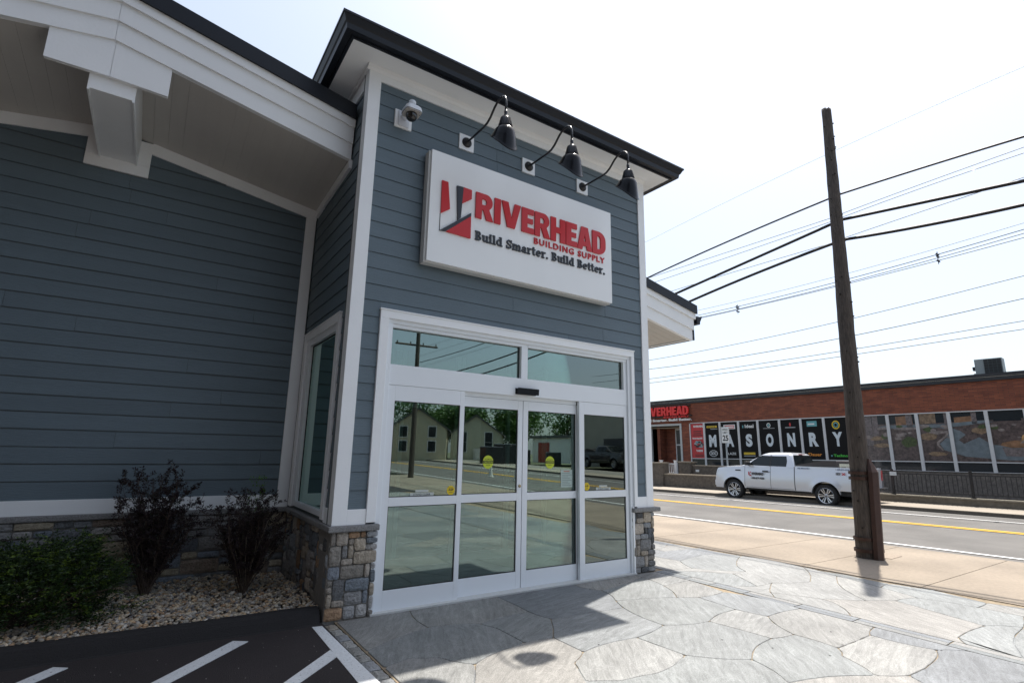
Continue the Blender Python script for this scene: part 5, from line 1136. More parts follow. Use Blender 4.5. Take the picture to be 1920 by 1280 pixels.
def oval(par, t, z, rx, rz, m, d=.003, hole=0):
    mb = MB(); n = 24; o_ = [(t+rx*math.cos(k*2*math.pi/n), z+rz*math.sin(k*2*math.pi/n)) for k in range(n)]
    if hole:
        i_ = [(t+(p[0]-t)*hole, z+(p[1]-z)*hole) for p in o_]
        for k in range(n): mb.prism([o_[k], o_[(k+1) % n], i_[(k+1) % n], i_[k]], -d-.002, -d, 'x')
    else: mb.prism(o_, -d-.002, -d, 'x')
    return mb.build('window_decal', m, par, local=True)
edges = [12.42, 11.49, 10.53, 9.45, 8.39, 7.27, 6.24, 5.19, 4.13]
word = ' MASONRY'
for i, (a, b) in enumerate(zip(edges[:-1], edges[1:])):
    mb = MB(); mb.box(-.03, .10, b-.055, b+.055, 1.16, 3.50)
    if i == 0: mb.box(-.03, .10, a-.06, a-.001, 1.16, 3.50)
    top, bot = a-(.055 if i else .06), b+.055
    mb.box(-.02, .08, bot, top, 1.51, 1.55); mb.box(-.025, .1, bot-.11, top, 3.5005, 3.5395)
    w = mb.build('shop_window', FR, bs, local=True)
    g = MB(); g.box(.02, .03, bot, top, 1.161, 3.5); g.build('pane', PANE, w, local=True)
    f = lab(w, top-.01, 1.56, top-bot-.02, 1.92, REDP if i == 0 else FILM, -.012, 'poster' if i == 0 else 'window_film'); d = -.009
    W = top-bot
    if i == 0:
        wtext('RIVERHEAD', WT, f, top-.17, 3.28, .70, .12, .04, d=.011-.02+.0) if False else None
        text_on('window_lettering', 'RIVERHEAD', WT, f, (.0095, top-.19, 3.27), XT, ZW, .66, .12, .003, .05, local=True, res=3)
        for z, w_, h_, m_ in ((3.02, .5, .05, 'k'), (2.90, .5, .05, 'k'), (2.79, .62, .05, 'k')): lab(f, top-.06-(W-w_)/2+.05, z, w_, h_, ms[m_], -.0095)
        text_on('window_lettering', 'TOUGH MASONRY', WT, f, (.0095, top-.06, 2.60), XT, ZW, W-.14, .10, .003, .04, local=True, res=3)
        rgw = random.Random(3)
        for k in range(26): lab(f, top-.16-rgw.uniform(0, .45), 2.12+rgw.uniform(0, .3), rgw.uniform(.08, .2), rgw.uniform(.05, .13), ms[rgw.choice(['k', 'k', 'gr', 't'])], -.0094+.0001*k)
        text_on('window_lettering', 'YARDS', WT, f, (.0095, top-.28, 1.90), XT, ZW, .42, .12, .003, .05, local=True, res=3)
        for z in (1.72, 1.64): lab(f, top-.2, z, .55, .035, ms['k'], -.0095)
    else:
        ch = word[i]; cw = {'M': .44, 'R': .42, 'A': .44, 'Y': .42, 'S': .35}.get(ch, .38); tc_ = (top+bot)/2
        text_on('window_letter', ch, LET, f, (.0095, tc_+cw/2, 2.17), XT, ZW, cw, .66, .003, .055, local=True, res=4)
        if i == 1: lab(f, tc_+.33, 3.22, .62, .11, ms['y'], -.0095); text_on('window_lettering', 'STONE', ms['k'], f, (.0068, tc_+.28, 3.245), XT, ZW, .5, .06, .002, .02, local=True, res=2); lab(f, tc_+.1, 3.13, .42, .04, ms['gr'], -.0095); oval(f, tc_, 1.82, .25, .17, ms['w'], -.0095, .86); [oval(f, tc_+k*.1, 1.82, .05, .08, ms['w'], -.0095, .6) for k in (-1, 0, 1)]
        if i == 2: lab(f, tc_+.32, 3.12, .66, .24, ms['w'], -.0095); lab(f, tc_+.27, 3.16, .56, .16, ms['r'], -.0072); lab(f, tc_+.24, 3.2, .5, .07, ms['w'], -.0050); text_on('window_lettering', 'BLAZE', WT, f, (.0095, tc_+.28, 1.75), XT, ZW, .58, .12, .002, .02, local=True, res=2)
        if i == 3: text_on('window_lettering', 'Ideal', WT, f, (.0095, tc_+.18, 3.15), XT, ZW, .48, .18, .002, .03, local=True, res=3); lab(f, tc_+.32, 3.15, .06, .14, ms['t'], -.0095); lab(f, tc_+.34, 1.76, .62, .12, ms['y'], -.0095); lab(f, tc_+.34, 1.67, .62, .05, ms['gr'], -.0095)
        if i == 4: oval(f, tc_, 3.25, .1, .12, ms['w'], -.0095, .7); oval(f, tc_, 3.25, .045, .06, ms['t'], -.0095); lab(f, tc_+.3, 3.08, .6, .03, ms['gr'], -.0095); lab(f, tc_+.3, 1.66, .6, .16, ms['w'], -.0095); lab(f, tc_+.26, 1.69, .52, .09, ms['b'], -.0072)
        if i == 5: oval(f, tc_, 3.25, .04, .09, ms['r'], -.0095); lab(f, tc_+.25, 3.08, .5, .05, ms['gr'], -.0095)
        if i == 6: lab(f, tc_+.25, 3.12, .46, .26, ms['t'], -.0095); lab(f, tc_+.2, 3.2, .3, .07, ms['w'], -.0072); text_on('window_lettering', 'Dauer', ms['o'], f, (.0095, tc_+.3, 1.72), XT, ZW, .6, .15, .002, .03, local=True, res=2)
        if i == 7: oval(f, tc_+.02, 3.16, .17, .2, ms['y'], -.0095, .72); oval(f, tc_+.02, 3.16, .10, .12, ms['t'], -.0095, .6); oval(f, tc_+.33, 1.74, .035, .04, ms['t'], -.0095); text_on('window_lettering', 'Techno', ms['g'], f, (.0095, tc_+.25, 1.69), XT, ZW, .6, .12, .002, .03, local=True, res=2)
# right-hand windows: a printed garden picture behind the mullions
e2 = [3.70, 2.59, 1.53, .45, -.72, -1.85, -2.95, -4.1, -5.2, -6.3, -7.4, -8.5]
for i, (a, b) in enumerate(zip(e2[:-1], e2[1:])):
    mb = MB(); mb.box(-.03, .10, b-.06, b+.06, 1.16, 3.50)
    if i == 0: mb.box(-.03, .10, a-.0, a+.049, 1.16, 3.50)
    mb.box(-.02, .08, b+.06, a-(.06 if i else 0), 1.51, 1.55); mb.box(-.025, .1, b-.06, a-(.06 if i else 0), 3.5005, 3.5395)
    w = mb.build('shop_window', FR, bs, local=True); g = MB(); g.box(.03, .04, b+.06, a-.06, 1.161, 1.51); g.build('pane', PANE, w, local=True)
mb = MB(); mb.box(0, .3, T0, -8.6, 1.12, 3.5395); mb.build('brick_wall', BRICK, bs, local=True)
MUL = mat('print_gravel', (.075, .055, .052), .3, var=.95, scale=10, spec=.6); PST = mat('print_path', (.12, .15, .17), .3, var=.35, scale=5, spec=.6); TAN = mat('print_sand', (.19, .13, .08), .3, var=.8, scale=9, spec=.6); GRN = mat('print_green', (.05, .07, .025), .3, var=.7, scale=14)
STC = mat('print_stone', (.13, .11, .11), .35, var=.7, scale=12); WOO = mat('print_wood', (.20, .11, .06), .3, var=.6, scale=6); BOU = mat('print_boulder', (.20, .17, .16), .35, var=.6, scale=9); FLM = mat('print_flame', (.35, .2, .08), .4, var=.9, scale=9); DKP = mat('print_dark', (.012, .016, .02), .2)
pr = MB(); pr.box(.045, .06, -8.4, 3.75, 1.56, 3.5); gp_ = pr.build('garden_print', MUL, bs, local=True)
def pp(nm, pts, m, lvl):
    mb = MB(); x = .0445-.0012*lvl; mb.prism([(t, z) for t, z in pts], x-.001, x, 'x'); mb.build(nm, m, gp_, local=True)
def blob(t, z, rx, rz, n=12, sd=0):
    q = random.Random(sd+int(t*10)); return [(t+rx*math.cos(k*2*math.pi/n)*q.uniform(.8, 1.15), z+rz*math.sin(k*2*math.pi/n)*q.uniform(.75, 1.2)) for k in range(n)]
pp('print_background', [(3.7, 3.12), (3.7, 3.5), (-8.4, 3.5), (-8.4, 3.15), (-2, 3.2), (1, 3.1)], DKP, 1)
pp('print_wall', [(2.3, 3.0), (2.3, 3.42), (1.7, 3.45), (1.7, 3.05)], WOO, 2); pp('print_wall', [(1.45, 3.08), (1.45, 3.5), (.9, 3.5), (.9, 3.1)], TAN, 2); pp('print_fence', [(.3, 3.03), (.3, 3.3), (-.35, 3.34), (-.35, 3.03)], WOO, 2); pp('print_fence', [(-.9, 3.1), (-.9, 3.4), (-1.7, 3.4), (-1.7, 3.1)], DKP, 2)
for t, w_, zb_ in ((3.5, .28, 2.2), (3.2, .22, 2.55), (1.93, .22, 2.85), (.62, .14, 3.0), (-.25, .16, 3.02)): pp('print_column', [(t, zb_), (t, 3.5), (t-w_, 3.5), (t-w_, zb_)], STC, 3)
pp('print_patio', [(3.0, 3.0), (2.6, 3.06), (.8, 3.05), (-.6, 3.15), (-.9, 3.08), (.4, 2.92), (1.9, 2.88), (2.5, 2.92)], PST, 3)
pp('print_path', [(.95, 2.95), (.5, 2.92), (.15, 2.75), (.0, 2.6), (.25, 2.4), (.1, 2.25), (-.4, 2.5), (-.75, 2.2), (-2.2, 2.05), (-8.4, 2.1), (-8.4, 1.75), (-1.2, 1.62), (.1, 1.75), (.75, 2.0), (.88, 2.25), (.62, 2.5), (.45, 2.8)], PST, 3)
pp('print_path_edge', [(.9, 2.2), (.86, 2.32), (.6, 2.55), (.43, 2.85), (.5, 2.85), (.68, 2.56), (.95, 2.34), (.98, 2.2), (.82, 1.98), (.75, 2.0)], BOU, 4)
for t, z, rx, rz, m in ((3.1, 2.5, .3, .1, TAN), (2.9, 2.2, .35, .09, TAN), (1.25, 2.55, .38, .14, TAN), (1.0, 1.85, .3, .09, TAN), (-.5, 2.75, .3, .12, TAN), (1.9, 2.9, .5, .06, BOU), (.9, 2.72, .3, .07, BOU)): pp('print_sand_patch', blob(t, z, rx, rz), m, 5)
for t, z, rx, rz in ((2.75, 2.6, .16, .13), (1.9, 2.35, .26, .24), (1.2, 2.85, .16, .12), (-.55, 2.9, .14, .09), (-.9, 2.86, .12, .08), (2.2, 3.0, .12, .06), (-1.9, 3.0, .15, .07)): pp('print_shrub', blob(t, z, rx, rz, 14, 3), GRN, 6)
rg = random.Random(9)
for k in range(34):
    t = rg.choice([rg.uniform(.4, 3.5), rg.uniform(-4, -.4)]); z = rg.uniform(2.45, 2.85) if rg.random() < .6 else rg.uniform(2.9, 3.02); s_ = rg.uniform(.04, .12); pp('print_boulder', blob(t, z, s_*1.4, s_*.7, 8, k), BOU, 7+k*.02)
pp('print_firepit', [(-.98, 2.18), (-1.05, 2.28), (-1.4, 2.36), (-2.3, 2.36), (-2.7, 2.25), (-2.7, 2.15), (-2.4, 2.08), (-1.3, 2.08)], WOO, 9); pp('print_firepit', [(-1.02, 2.12), (-1.1, 1.78), (-2.5, 1.72), (-2.68, 2.15), (-2.3, 2.06), (-1.3, 2.06)], STC, 9)
pp('print_flame', blob(-1.84, 2.42, .26, .2, 16), FLM, 10); pp('print_firebowl', [(-1.55, 2.26), (-1.7, 2.42), (-2.0, 2.42), (-2.15, 2.26)], BOU, 11)
# entrance recess
mb = MB(); mb.box(-.03, .3, 12.95, 13.07, .0, 3.42); mb.box(-.03, .3, 12.95, 15.35, 3.4205, 3.5395); mb.box(-.03, .3, 15.23, 15.35, .0, 3.42); mb.build('entrance_frame', mat('pale_frame', (.40, .42, .42), .5), bs, local=True)
mb = MB(); mb.box(.9, .98, 13.08, 13.14, .1, 3.3); mb.box(.9, .98, 13.95, 14.01, .1, 3.3); mb.box(.9, .98, 13.14, 13.95, 2.28, 2.36); mb.box(.9, .98, 13.14, 13.95, 3.2, 3.3); dr_ = mb.build('shop_door', FR, bs, local=True)
mb = MB(); mb.box(.93, .94, 13.14, 13.95, .1, 3.2); mb.build('pane', PANE, dr_, local=True)
mb = MB(); mb.box(.92, .925, 13.46, 13.6, 1.75, 1.95); mb.build('door_notice', WT, dr_, local=True)
mb = MB(); mb.box(.95, 1.6, 14.01, 14.7, .0, 3.4); mb.box(.3, 1.6, 12.9, 13.07, 0, 3.4); mb.build('brick_wall', BRICK, bs, local=True)
mb = MB(); mb.box(.2, 1.6, 13.07, 15.35, 3.3, 3.34); mb.build('recess_ceiling', mat('recess_ceiling', (.3, .24, .18), .8), bs, local=True)
# sign over the entrance
s2 = thing('fascia_sign', 'red RIVERHEAD letter sign with a white tagline over the brick shop entrance', 'sign', NT(25.5, 0, 0), TH); s2.rotation_euler = bs.rotation_euler
SR = mat('fascia_red', (.62, .02, .02), .35)
riverhead(s2, (-.13, 15.52, 4.02), XT, 3.2, .52, SR, .09, local=True)
for a_, b_ in ((12.2, 15.6),): MB().box(-.11, -.002, a_, b_, 3.95, 4.0).build('sign_rail', COPE, s2, local=True); MB().box(-.11, -.002, a_+.05, b_, 4.56, 4.6).build('sign_rail', COPE, s2, local=True)
text_on('small_lettering', 'BUILDING SUPPLY', SR, s2, (-.14, 14.05, 3.87), XT, ZW, 1.73, .11, .03, .03, local=True)
text_on('tagline_lettering', 'Build Smarter. Build Better.', WT, s2, (-.14, 15.55, 3.68), XT, ZW, 3.4, .16, .03, .045, local=True, res=3)
# rooftop unit
ac = thing('air_conditioner', 'grey air-conditioning unit standing on the brick shop roof', 'air conditioner', NT(26.8, -.78, 4.75), TH)
mb = MB(); mb.box(0, .55, -.45, .42, .12, 1.0); mb.build('casing', mat('unit_grey', (.25, .28, .28), .5), ac, local=True, bevel=.01)
mb = MB(); mb.box(-.015, -.0, -.43, .12, .16, .96); mb.build('louvre_back', PLAST, ac, local=True)
mb = MB(); 
for k in range(5): mb.box(-.03, -.016, -.43+k*.135, -.42+k*.135, .16, .96)
for k in range(7): mb.box(-.03, -.0165, -.43, .12, .2+k*.11, .21+k*.11)
mb.build('grille', mat('grille_grey', (.08, .1, .1), .5), ac, local=True)
for yy in (-.4, .34): MB().box(.02, .5, yy, yy+.06, -.04, .12).build('foot', PLAST, ac, local=True)
MB().box(.1, .3, .42, .52, .55, .7).build('valve_cover', PLAST, ac, local=True); MB().box(.1, .3, .42, .5, .3, .42).build('valve_cover', PLAST, ac, local=True)

# ------------------------------------------------------------------ far pavement, walls, fence, speed sign
HS = lambda n, t: HR(20, t)+.115
sheet('far_sidewalk', FARC, [20.12, 21, 22.3], T2, HS)
mb = MB()
for a, b in zip(T2[:-1], T2[1:]):
    for (n0, n1, dz) in ((20.0, 20.12, .113),):
        p = [NT(n0, a), NT(n1, a), NT(n1, b), NT(n0, b)]; za, zb_ = HR(20, a)+dz, HR(20, b)+dz
        mb.add([(p[0][0], p[0][1], za-.4), (p[0][0], p[0][1], za), (p[1][0], p[1][1], za), (p[3][0], p[3][1], zb_-.4), (p[3][0], p[3][1], zb_), (p[2][0], p[2][1], zb_)], [(0, 3, 4, 1), (1, 4, 5, 2)])
struct(mb.build('far_kerb', mat('kerb_dark', (.12, .105, .085), .9, var=.3, scale=20)))
sheet('far_yard', mat('yard_paving', (.20, .19, .17), .95, var=.3, scale=5), [22.28, 23, 24, 25.52], T2, lambda n, t: HR(20, t)+.12)
def nbox(mb, n0, n1, t0, t1, z0, z1, tilt=True):
    P = [NT(n0, t0), NT(n1, t0), NT(n1, t1), NT(n0, t1)]; g = lambda t: (-.0095*t if tilt else 0)
    tt = (t0, t0, t1, t1)
    mb.add([(p[0], p[1], z0+g(t)) for p, t in zip(P, tt)]+[(p[0], p[1], z1+g(t)) for p, t in zip(P, tt)], [(0, 3, 2, 1), (4, 5, 6, 7), (0, 1, 5, 4), (1, 2, 6, 5), (2, 3, 7, 6), (3, 0, 4, 7)]); return mb
BLK = mat('block_wall', (.10, .085, .07), .9, var=.45, scale=8, bump=.6, bscale=14); BCAP = mat('block_cap', (.22, .19, .15), .9, var=.2, scale=10); DKC = mat('retaining_concrete', (.13, .115, .09), .9, var=.35, scale=8)
w1 = thing('retaining_wall', 'low dark block wall along the far pavement in front of the truck', 'wall', NT(22.4, 10, 0)); nbox(MB(), 22.3, 22.6, 4.2, 12.05, -.3, .66).build('block_wall', BLK, w1); nbox(MB(), 22.27, 22.63, 4.2, 12.05, .661, .72).build('wall_cap', BCAP, w1)
w2 = thing('planter_wall', 'second low block wall with a pillar at its end, below the MASONRY windows', 'wall', NT(23.7, 10, 0)); nbox(MB(), 23.6, 23.9, 4.5, 11.2, -.1, 1.12).build('block_wall', BLK, w2); nbox(MB(), 23.57, 23.93, 4.5, 11.2, 1.121, 1.17).build('wall_cap', BCAP, w2)
nbox(MB(), 23.45, 24.0, 11.2, 11.92, -.1, 1.28).build('pillar', BLK, w2); nbox(MB(), 23.4, 24.05, 11.15, 11.97, 1.281, 1.35).build('pillar_cap', BCAP, w2)
nbox(MB(), 23.58, 23.597, 10.78, 10.98, .82, .94).build('wall_box', WT, w2)
w3 = thing('stone_pillar', 'block pillar by the steps at the brick shop entrance', 'pillar', NT(22.4, 12.5, 0)); nbox(MB(), 22.2, 22.75, 12.051, 12.75, -.3, 1.22).build('block_wall', BLK, w3); nbox(MB(), 22.16, 22.79, 12.03, 12.79, 1.221, 1.29).build('pillar_cap', BCAP, w3)
w4 = thing('stone_pillar', 'long block wall running left from the entrance steps of the brick shop', 'wall', NT(22.4, 14, 0)); w4.name = 'entrance_wall'; nbox(MB(), 22.25, 22.7, 12.8, 18, -.3, 1.1).build('block_wall', BLK, w4)
pk = thing('picket_railing', 'short white picket railing by the steps of the brick shop entrance', 'railing', NT(23, 12.2, 0)); PW = mat('picket_white', (.7, .71, .72), .5)
for n_, t_ in ((22.9, 12.62), (22.9, 11.72)): nbox(MB(), n_, n_+.11, t_, t_+.11, .2, 1.36).build('post', PW, pk); nbox(MB(), n_-.02, n_+.13, t_-.02, t_+.13, 1.361, 1.40).build('post_cap', PW, pk)
nbox(MB(), 22.93, 22.99, 11.84, 12.61, 1.19, 1.24).build('rail', PW, pk); nbox(MB(), 22.93, 22.99, 11.84, 12.61, .72, .76).build('rail', PW, pk)
for k in range(6): nbox(MB(), 22.94, 22.98, 11.92+k*.12, 11.955+k*.12, .7605, 1.1895).build('picket', PW, pk)
rw = thing('retaining_kerb', 'low concrete retaining kerb under the black iron fence', 'wall', NT(22.4, -2, 0)); nbox(MB(), 22.3, 22.6, -20, 3.9, -.3, .26).build('kerb_wall', DKC, rw); nbox(MB(), 22.28, 22.62, -20, 3.9, .261, .31).build('kerb_cap', mat('kerb_cap', (.22, .20, .16), .9, var=.2, scale=10), rw)
fe = thing('iron_fence', 'black iron fence with thin balusters in front of the right-hand shop windows', 'fence', NT(22.4, 0, 0)); IR = mat('black_iron', (.012, .012, .014), .4)
for z in (.42, 1.06, 1.16): nbox(MB(), 22.43, 22.47, -12, 3.7, z, z+.028).build('rail', IR, fe)
for k in range(7): t_ = 1.78-2.34*k+ (0); nbox(MB(), 22.41, 22.49, t_, t_+.08, .31, 1.24).build('post', IR, fe); nbox(MB(), 22.38, 22.52, t_-.03, t_+.11, .31, .335).build('post_foot', IR, fe)
nbox(MB(), 22.41, 22.49, 3.6, 3.68, .31, 1.24).build('post', IR, fe)
bl = [3.5-.13*k for k in range(119)]
for t_ in bl[:92]: nbox(MB(), 22.442, 22.458, t_, t_+.017, .42, 1.06).build('baluster', IR, fe)
nbox(MB(), 22.405, 22.41, 1.66, 1.88, 1.0, 1.14).build('notice_plate', mat('fence_notice', (.45, .5, .52), .5), fe)
ss = thing('speed_sign', 'white SPEED LIMIT 25 sign on a grey steel post beside the truck', 'road sign', NT(20.7, 7.56, 0), TH)
mb = MB(); mb.box(.02, .06, -.03, .03, -.1, 2.9); mb.build('post', mat('galvanised', (.28, .31, .33), .5, metal=.4), ss, local=True)
mb = MB(); mb.box(.0, .012, -.19, .19, 2.15, 2.86); sp_ = mb.build('sign_plate', mat('sign_plate_white', (.66, .68, .68), .4), ss, local=True, bevel=.003)
for s_, z, w_, h_, o_ in (('SPEED', 2.70, .26, .085, .01), ('LIMIT', 2.57, .24, .085, .01), ('25', 2.24, .27, .26, .03)): text_on('sign_lettering', s_, INK, sp_, (-.001, w_/2, z), XT, ZW, w_, h_, .002, o_, local=True, res=3)
mb = MB()
for a_, b_, c_, d_ in ((-.18, .18, 2.84, 2.846), (-.18, .18, 2.164, 2.17), (-.18, -.174, 2.17, 2.84), (.174, .18, 2.17, 2.84)): mb.box(-.0015, -.0003, a_, b_, c_, d_)
mb.build('sign_border', INK, sp_, local=True)

# ------------------------------------------------------------------ the street behind the camera, seen in the glass
def house(name, label, x, y, w, d, h, ridge, rz, wallm, roofm, win=True):
    H_ = thing(name, label, 'house', (x, y, .3), rz)
    mb = MB(); mb.prism([(-w/2, 0), (w/2, 0), (w/2, h), (0, ridge), (-w/2, h)], -d/2, d/2, 'y'); mb.build('wall', wallm, H_, local=True)
    mb = MB(); e = .35; sl_ = (ridge-h)/(w/2)
    for s in (1, -1): mb.prism([(0, ridge+.02), (s*(w/2+e), h-e*sl_+.02), (s*(w/2+e), h-e*sl_+.2), (0, ridge+.22)][::s], -d/2-.3, d/2+.3, 'y')
    mb.build('roof', roofm, H_, local=True)
    for xx in (-w/4, w/4):
        for z in (1.0, h-1.0):
            f = MB(); f.box(xx-.5, xx+.5, d/2-.0, d/2+.05, z, z+1.3); q = f.build('window', PW, H_, local=True); g = MB(); g.box(xx-.42, xx+.42, d/2+.051, d/2+.06, z+.08, z+1.22); g.build('pane', PANE, q, local=True)
    return H_
CREAM = mat('cream_clapboard', (.50, .46, .33), .7, var=.1, scale=3); 
ROOFG = mat('grey_shingle', (.10, .10, .10), .9, var=.3, scale=10)
house('gabled_house', 'cream gabled house reflected in the leftmost door pane', 25.4, -54, 6.5, 9, 3.6, 5.7, .5, CREAM, ROOFG)
house('gabled_house', 'second cream gabled house reflected beside the first one', 33, -53, 6, 9, 3.2, 5.3, .6, mat('pale_clapboard', (.48, .47, .36), .7, var=.1, scale=3), ROOFG)
house('brick_house', 'red brick house reflected at the left edge of the leftmost pane', 17, -55, 6, 8, 4.6, 5.6, .4, BRICK, ROOFG)
wh = thing('warehouse', 'pale flat-roofed warehouse reflected in the right-hand door panes', 'building', NT(31, -28, .3), TH)
mb = MB(); mb.box(0, 14, -11, 10, 0, 5.4); mb.build('wall', mat('warehouse_wall', (.42, .42, .36), .8, var=.08, scale=1), wh, local=True); mb = MB(); mb.box(-.2, 14.2, -11.2, 10.2, 5.41, 5.65); mb.build('roof', ROOFG, wh, local=True)
mb = MB(); mb.box(-.5, -.01, 3.4, 4.6, 3.2, 4.2); mb.build('wall_unit', PLAST, wh, local=True); mb = MB(); mb.box(-.04, -.01, -6, -3.4, .0, 2.6); mb.build('roller_door', ROOFG, wh, local=True)
mb = MB(); mb.box(-.04, -.01, -1.5, .8, 1.1, 2.4); mb.build('window', PANE, wh, local=True)
DK1 = mat('truck_charcoal', (.03, .032, .036), .25, coat=.7)
k1 = pickup('pickup_truck', 'charcoal pickup reflected in the doors, parked nose to the street', DK1, NT(28.2, -20.0, .3), math.radians(60), group='parked trucks reflected in the doors')
for q, (n_, t_, a_, lb) in enumerate([(28.4, -24.5, 100, 'charcoal pickup reflected in the doors, parked in front of the warehouse'), (28.6, -33.5, 95, 'charcoal pickup reflected in the doors, parked farthest up the street')]):
    c_ = copy_tree(k1); c_.location = NT(n_, t_, .32); c_.rotation_euler = (0, 0, math.radians(a_)); c_['label'] = lb
rg = random.Random(6)
cr = MB(); spots = [(24.6, -41, 2.2, 1.6, 2.0), (26.6, -42, 1.6, 1.6, 1.5), (22.6, -40.5, 1.8, 1.4, 1.7), (29.4, -40, 1.2, 1.2, 1.3)]
for i, (n_, t_, a_, b_, c__) in enumerate(spots):
    tg = thing('stacked_pallets', ['tall', 'middle', 'left-hand', 'small'][i]+' dark stack of wrapped pallets reflected in the leftmost pane', 'pallets', NT(n_, t_, .3), TH, 'wrapped pallets reflected in the doors'); m_ = MB(); m_.box(-a_/2, a_/2, -b_/2, b_/2, .12, c__); m_.build('load', DK1, tg, local=True, bevel=.06)
    for k in range(3): MB().box(-a_/2, a_/2, -b_/2+k*(b_/2-.05), -b_/2+k*(b_/2-.05)+.1, .0, .119).build('runner', WOODP, tg, local=True)
def tree(name, label, x, y, h, r, seed, n=2600, dark=1.0, z0=.2):
    rg = random.Random(seed); T_ = thing(name, label, 'tree', (x, y, z0)); tk = MB(); lf = MB(); th = h*.42
    tk.tube([(x, y, z0-.2), (x+.1, y, z0+th*.5), (x, y+.1, z0+th), (x+.1, y, z0+h*.8)], [.28, .22, .17, .05], 8)
    cl = []
    for i in range(16):
        a = rg.uniform(0, 6.3); f = rg.uniform(.3, .85); c = Vector((x+math.cos(a)*r*f, y+math.sin(a)*r*f, z0+h*rg.uniform(.42, .92))); cl.append((c, r*rg.uniform(.28, .48))); tk.tube([(x, y, z0+th*rg.uniform(.7, 1.3)), tuple(c)], [.09, .02], 5)
    for i in range(n):
        c, cr_ = rg.choice(cl); d = Vector((rg.gauss(0, 1), rg.gauss(0, 1), rg.gauss(0, .8))).normalized()*cr_*rg.uniform(.6, 1.05); p = c+d; g = rg.random(); lf.cur = ((.03+.035*g)*dark, (.07+.06*g)*dark, (.012+.01*g)*dark)
        add_leaf(lf, p, Vector((rg.uniform(-1, 1), rg.uniform(-1, 1), rg.uniform(-.6, .4))), .42, .30, rg)
    tk.build('trunk', BARK, T_); lf.build('crown', LEAFG, T_); return T_
tl = ['broad green tree reflected behind the gabled houses', 'round green tree reflected between house and warehouse', 'tall green tree reflected beside the round one', 'dark green tree reflected above the warehouse', 'leafy tree reflected far up the street', 'green tree reflected right of the second gable', 'low green tree reflected behind the pallets', 'dense tree reflected at the far bend of the street']
for i, (x, y, h, r) in enumerate([(29, -63, 9.5, 4.5), (40, -55, 8, 4), (43, -60, 8.5, 4), (50, -56, 9, 4.5), (20, -72, 8, 4.5), (37, -66, 8.5, 4.5), (12, -80, 7, 4.5), (34, -60, 7.5, 3.5)]): tree('leafy_tree', tl[i], x, y, h, r, 60+i, dark=1.25)
p2 = thing('utility_pole', 'wooden utility pole with crossarms reflected in the transom window', 'utility pole', (PE[0], PE[1], 0))
mb = MB(); mb.tube([(PE[0], PE[1], -.2), (PE[0], PE[1], 8.5)], [.17, .12], 14); mb.build('shaft', WOODP, p2)
for z, hw_ in ((7.75, 1.35), (5.9, .9)):
    mb = MB(); c = Vector(NT(0, 0)); a, b = Vector(PE+(z,))-Vector((math.cos(TH), math.sin(TH), 0))*hw_, Vector(PE+(z,))+Vector((math.cos(TH), math.sin(TH), 0))*hw_; mb.tube([a+Vector((0, -.16, 0)), b+Vector((0, -.16, 0))], .06, 4); 
    for u in (.04, .35, .65, .96): q = a.lerp(b, u)+Vector((0, -.16, 0)); mb.tube([q, q+Vector((0, 0, .18))], .035, 6)
    mb.build('crossarm', WOODP, p2)
# unseen tall block added behind the camera to keep skylight off the left wall
skyblk = thing('unseen_sky_block', 'unseen tall dark brown block added across the parking lot to shade the left wall', 'building', (-14, -14, 0)); SKYBLKM = mat('sky_block_dark', (.06, .052, .045), .9, var=.2, scale=2)
MB().box(-26, -1.5, -17, -12.5, -.1, 17).build('wall', SKYBLKM, skyblk); MB().box(-26.3, -1.2, -17.3, -12.2, 17.01, 17.4).build('roof', ROOFG, skyblk); MB().box(-26, -11, -12.49, 1, -.1, 17).build('wall', SKYBLKM, skyblk)
for k in range(6): MB().box(-23+k*3.2, -21.6+k*3.2, -12.499, -12.44, 1.2, 2.9).build('window', PANE, skyblk)
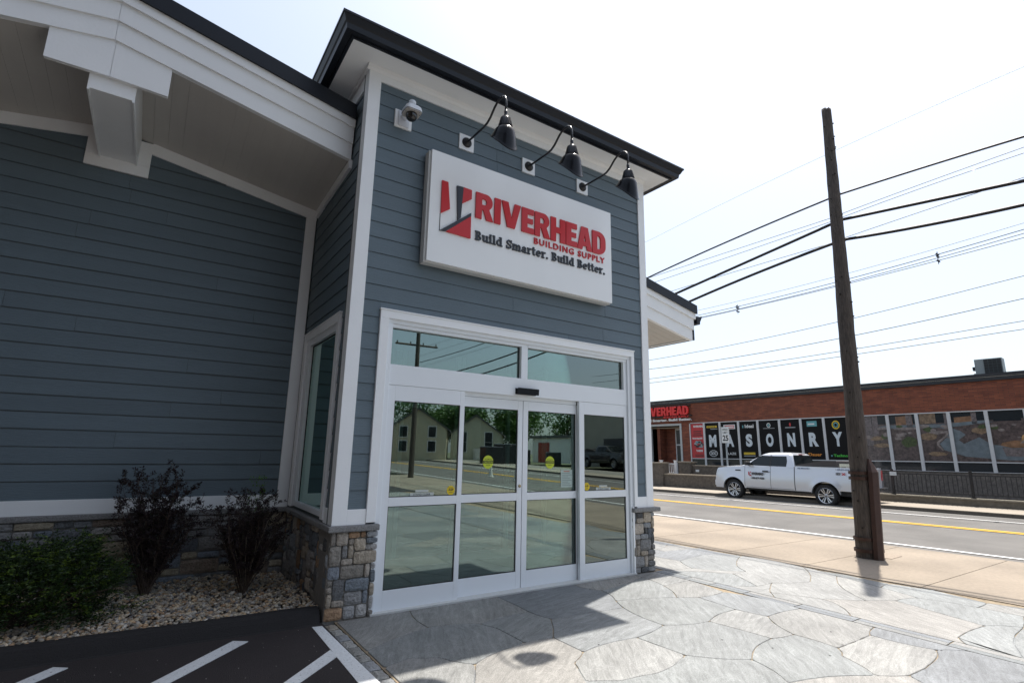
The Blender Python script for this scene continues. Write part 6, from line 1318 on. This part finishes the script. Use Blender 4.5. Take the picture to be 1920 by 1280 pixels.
# more of the far pavement as it shows in the glass
pf = thing('picket_fence', 'white picket fence reflected low in the second door pane', 'fence', NT(26, -50, .5), TH); PWM = PW
for k in range(60): MB().box(-.02, .02, -7+k*.24, -6.9+k*.24, 0, 1.3).build('picket', PWM, pf, local=True)
MB().box(.021, .06, -7, 7.4, .9, 1.0).build('rail', PWM, pf, local=True)
sd2 = thing('garage', 'white low garage with a red door reflected in the second door pane', 'garage', NT(33, -46, .4), TH); MB().box(0, 6, -4, 4, 0, 2.8).build('wall', PWM, sd2, local=True); MB().box(-.3, 6.3, -4.3, 4.3, 2.81, 3.1).build('roof', ROOFG, sd2, local=True); MB().box(-.06, -.01, -2.6, -.2, 0, 2.3).build('door', mat('garage_red', (.3, .05, .04), .6), sd2, local=True)
bo = MB(); bo.tube([NT(25, -19, .1), NT(25, -19, 1.9)], .12, 10); tag(bo.build('bollard', mat('bollard_orange', (.45, .14, .03), .6)), 'orange bollard reflected in the third door pane', 'bollard')
cd_ = MB()
def cone(x, y, z, nm_): m_ = MB(); m_.lathe([(.0, .75), (.03, .75), (.14, .05), (.2, .04), (.2, 0)], 14, Matrix.Translation((x, y, z))); return m_
for k, (n_, t_) in enumerate(((14.2, -21), (14.4, -24.5))): tag(cone(*NT(n_, t_, HR(n_, t_)), '').build('traffic_post', mat('post_white', (.7, .7, .66), .6)), ('nearer' if k == 0 else 'farther')+' white marker post in the road reflected in the left door panes', 'marker post', 'marker posts reflected in the doors')

# distant trees closing the street beyond the shop
lf = MB(); rg = random.Random(77); hp = []
for i in range(46): hp.append((Vector(NT(rg.uniform(-12, 75), rg.uniform(72, 95), rg.uniform(1.5, 6))), rg.uniform(2.5, 4.5)))
for i in range(6500):
    c, r0 = rg.choice(hp); d = Vector((rg.gauss(0, 1), rg.gauss(0, 1), rg.gauss(0, .9))).normalized()*r0*rg.uniform(.5, 1.05); g = rg.random(); lf.cur = (.03+.03*g, .06+.05*g, .015+.01*g); p = c+d; p.z = max(.1, p.z)
    add_leaf(lf, p, Vector((rg.uniform(-1, 1), rg.uniform(-1, 1), rg.uniform(-.6, .4))), 1.0, .7, rg)
tag(lf.build('distant_trees', LEAFG), kind='stuff')
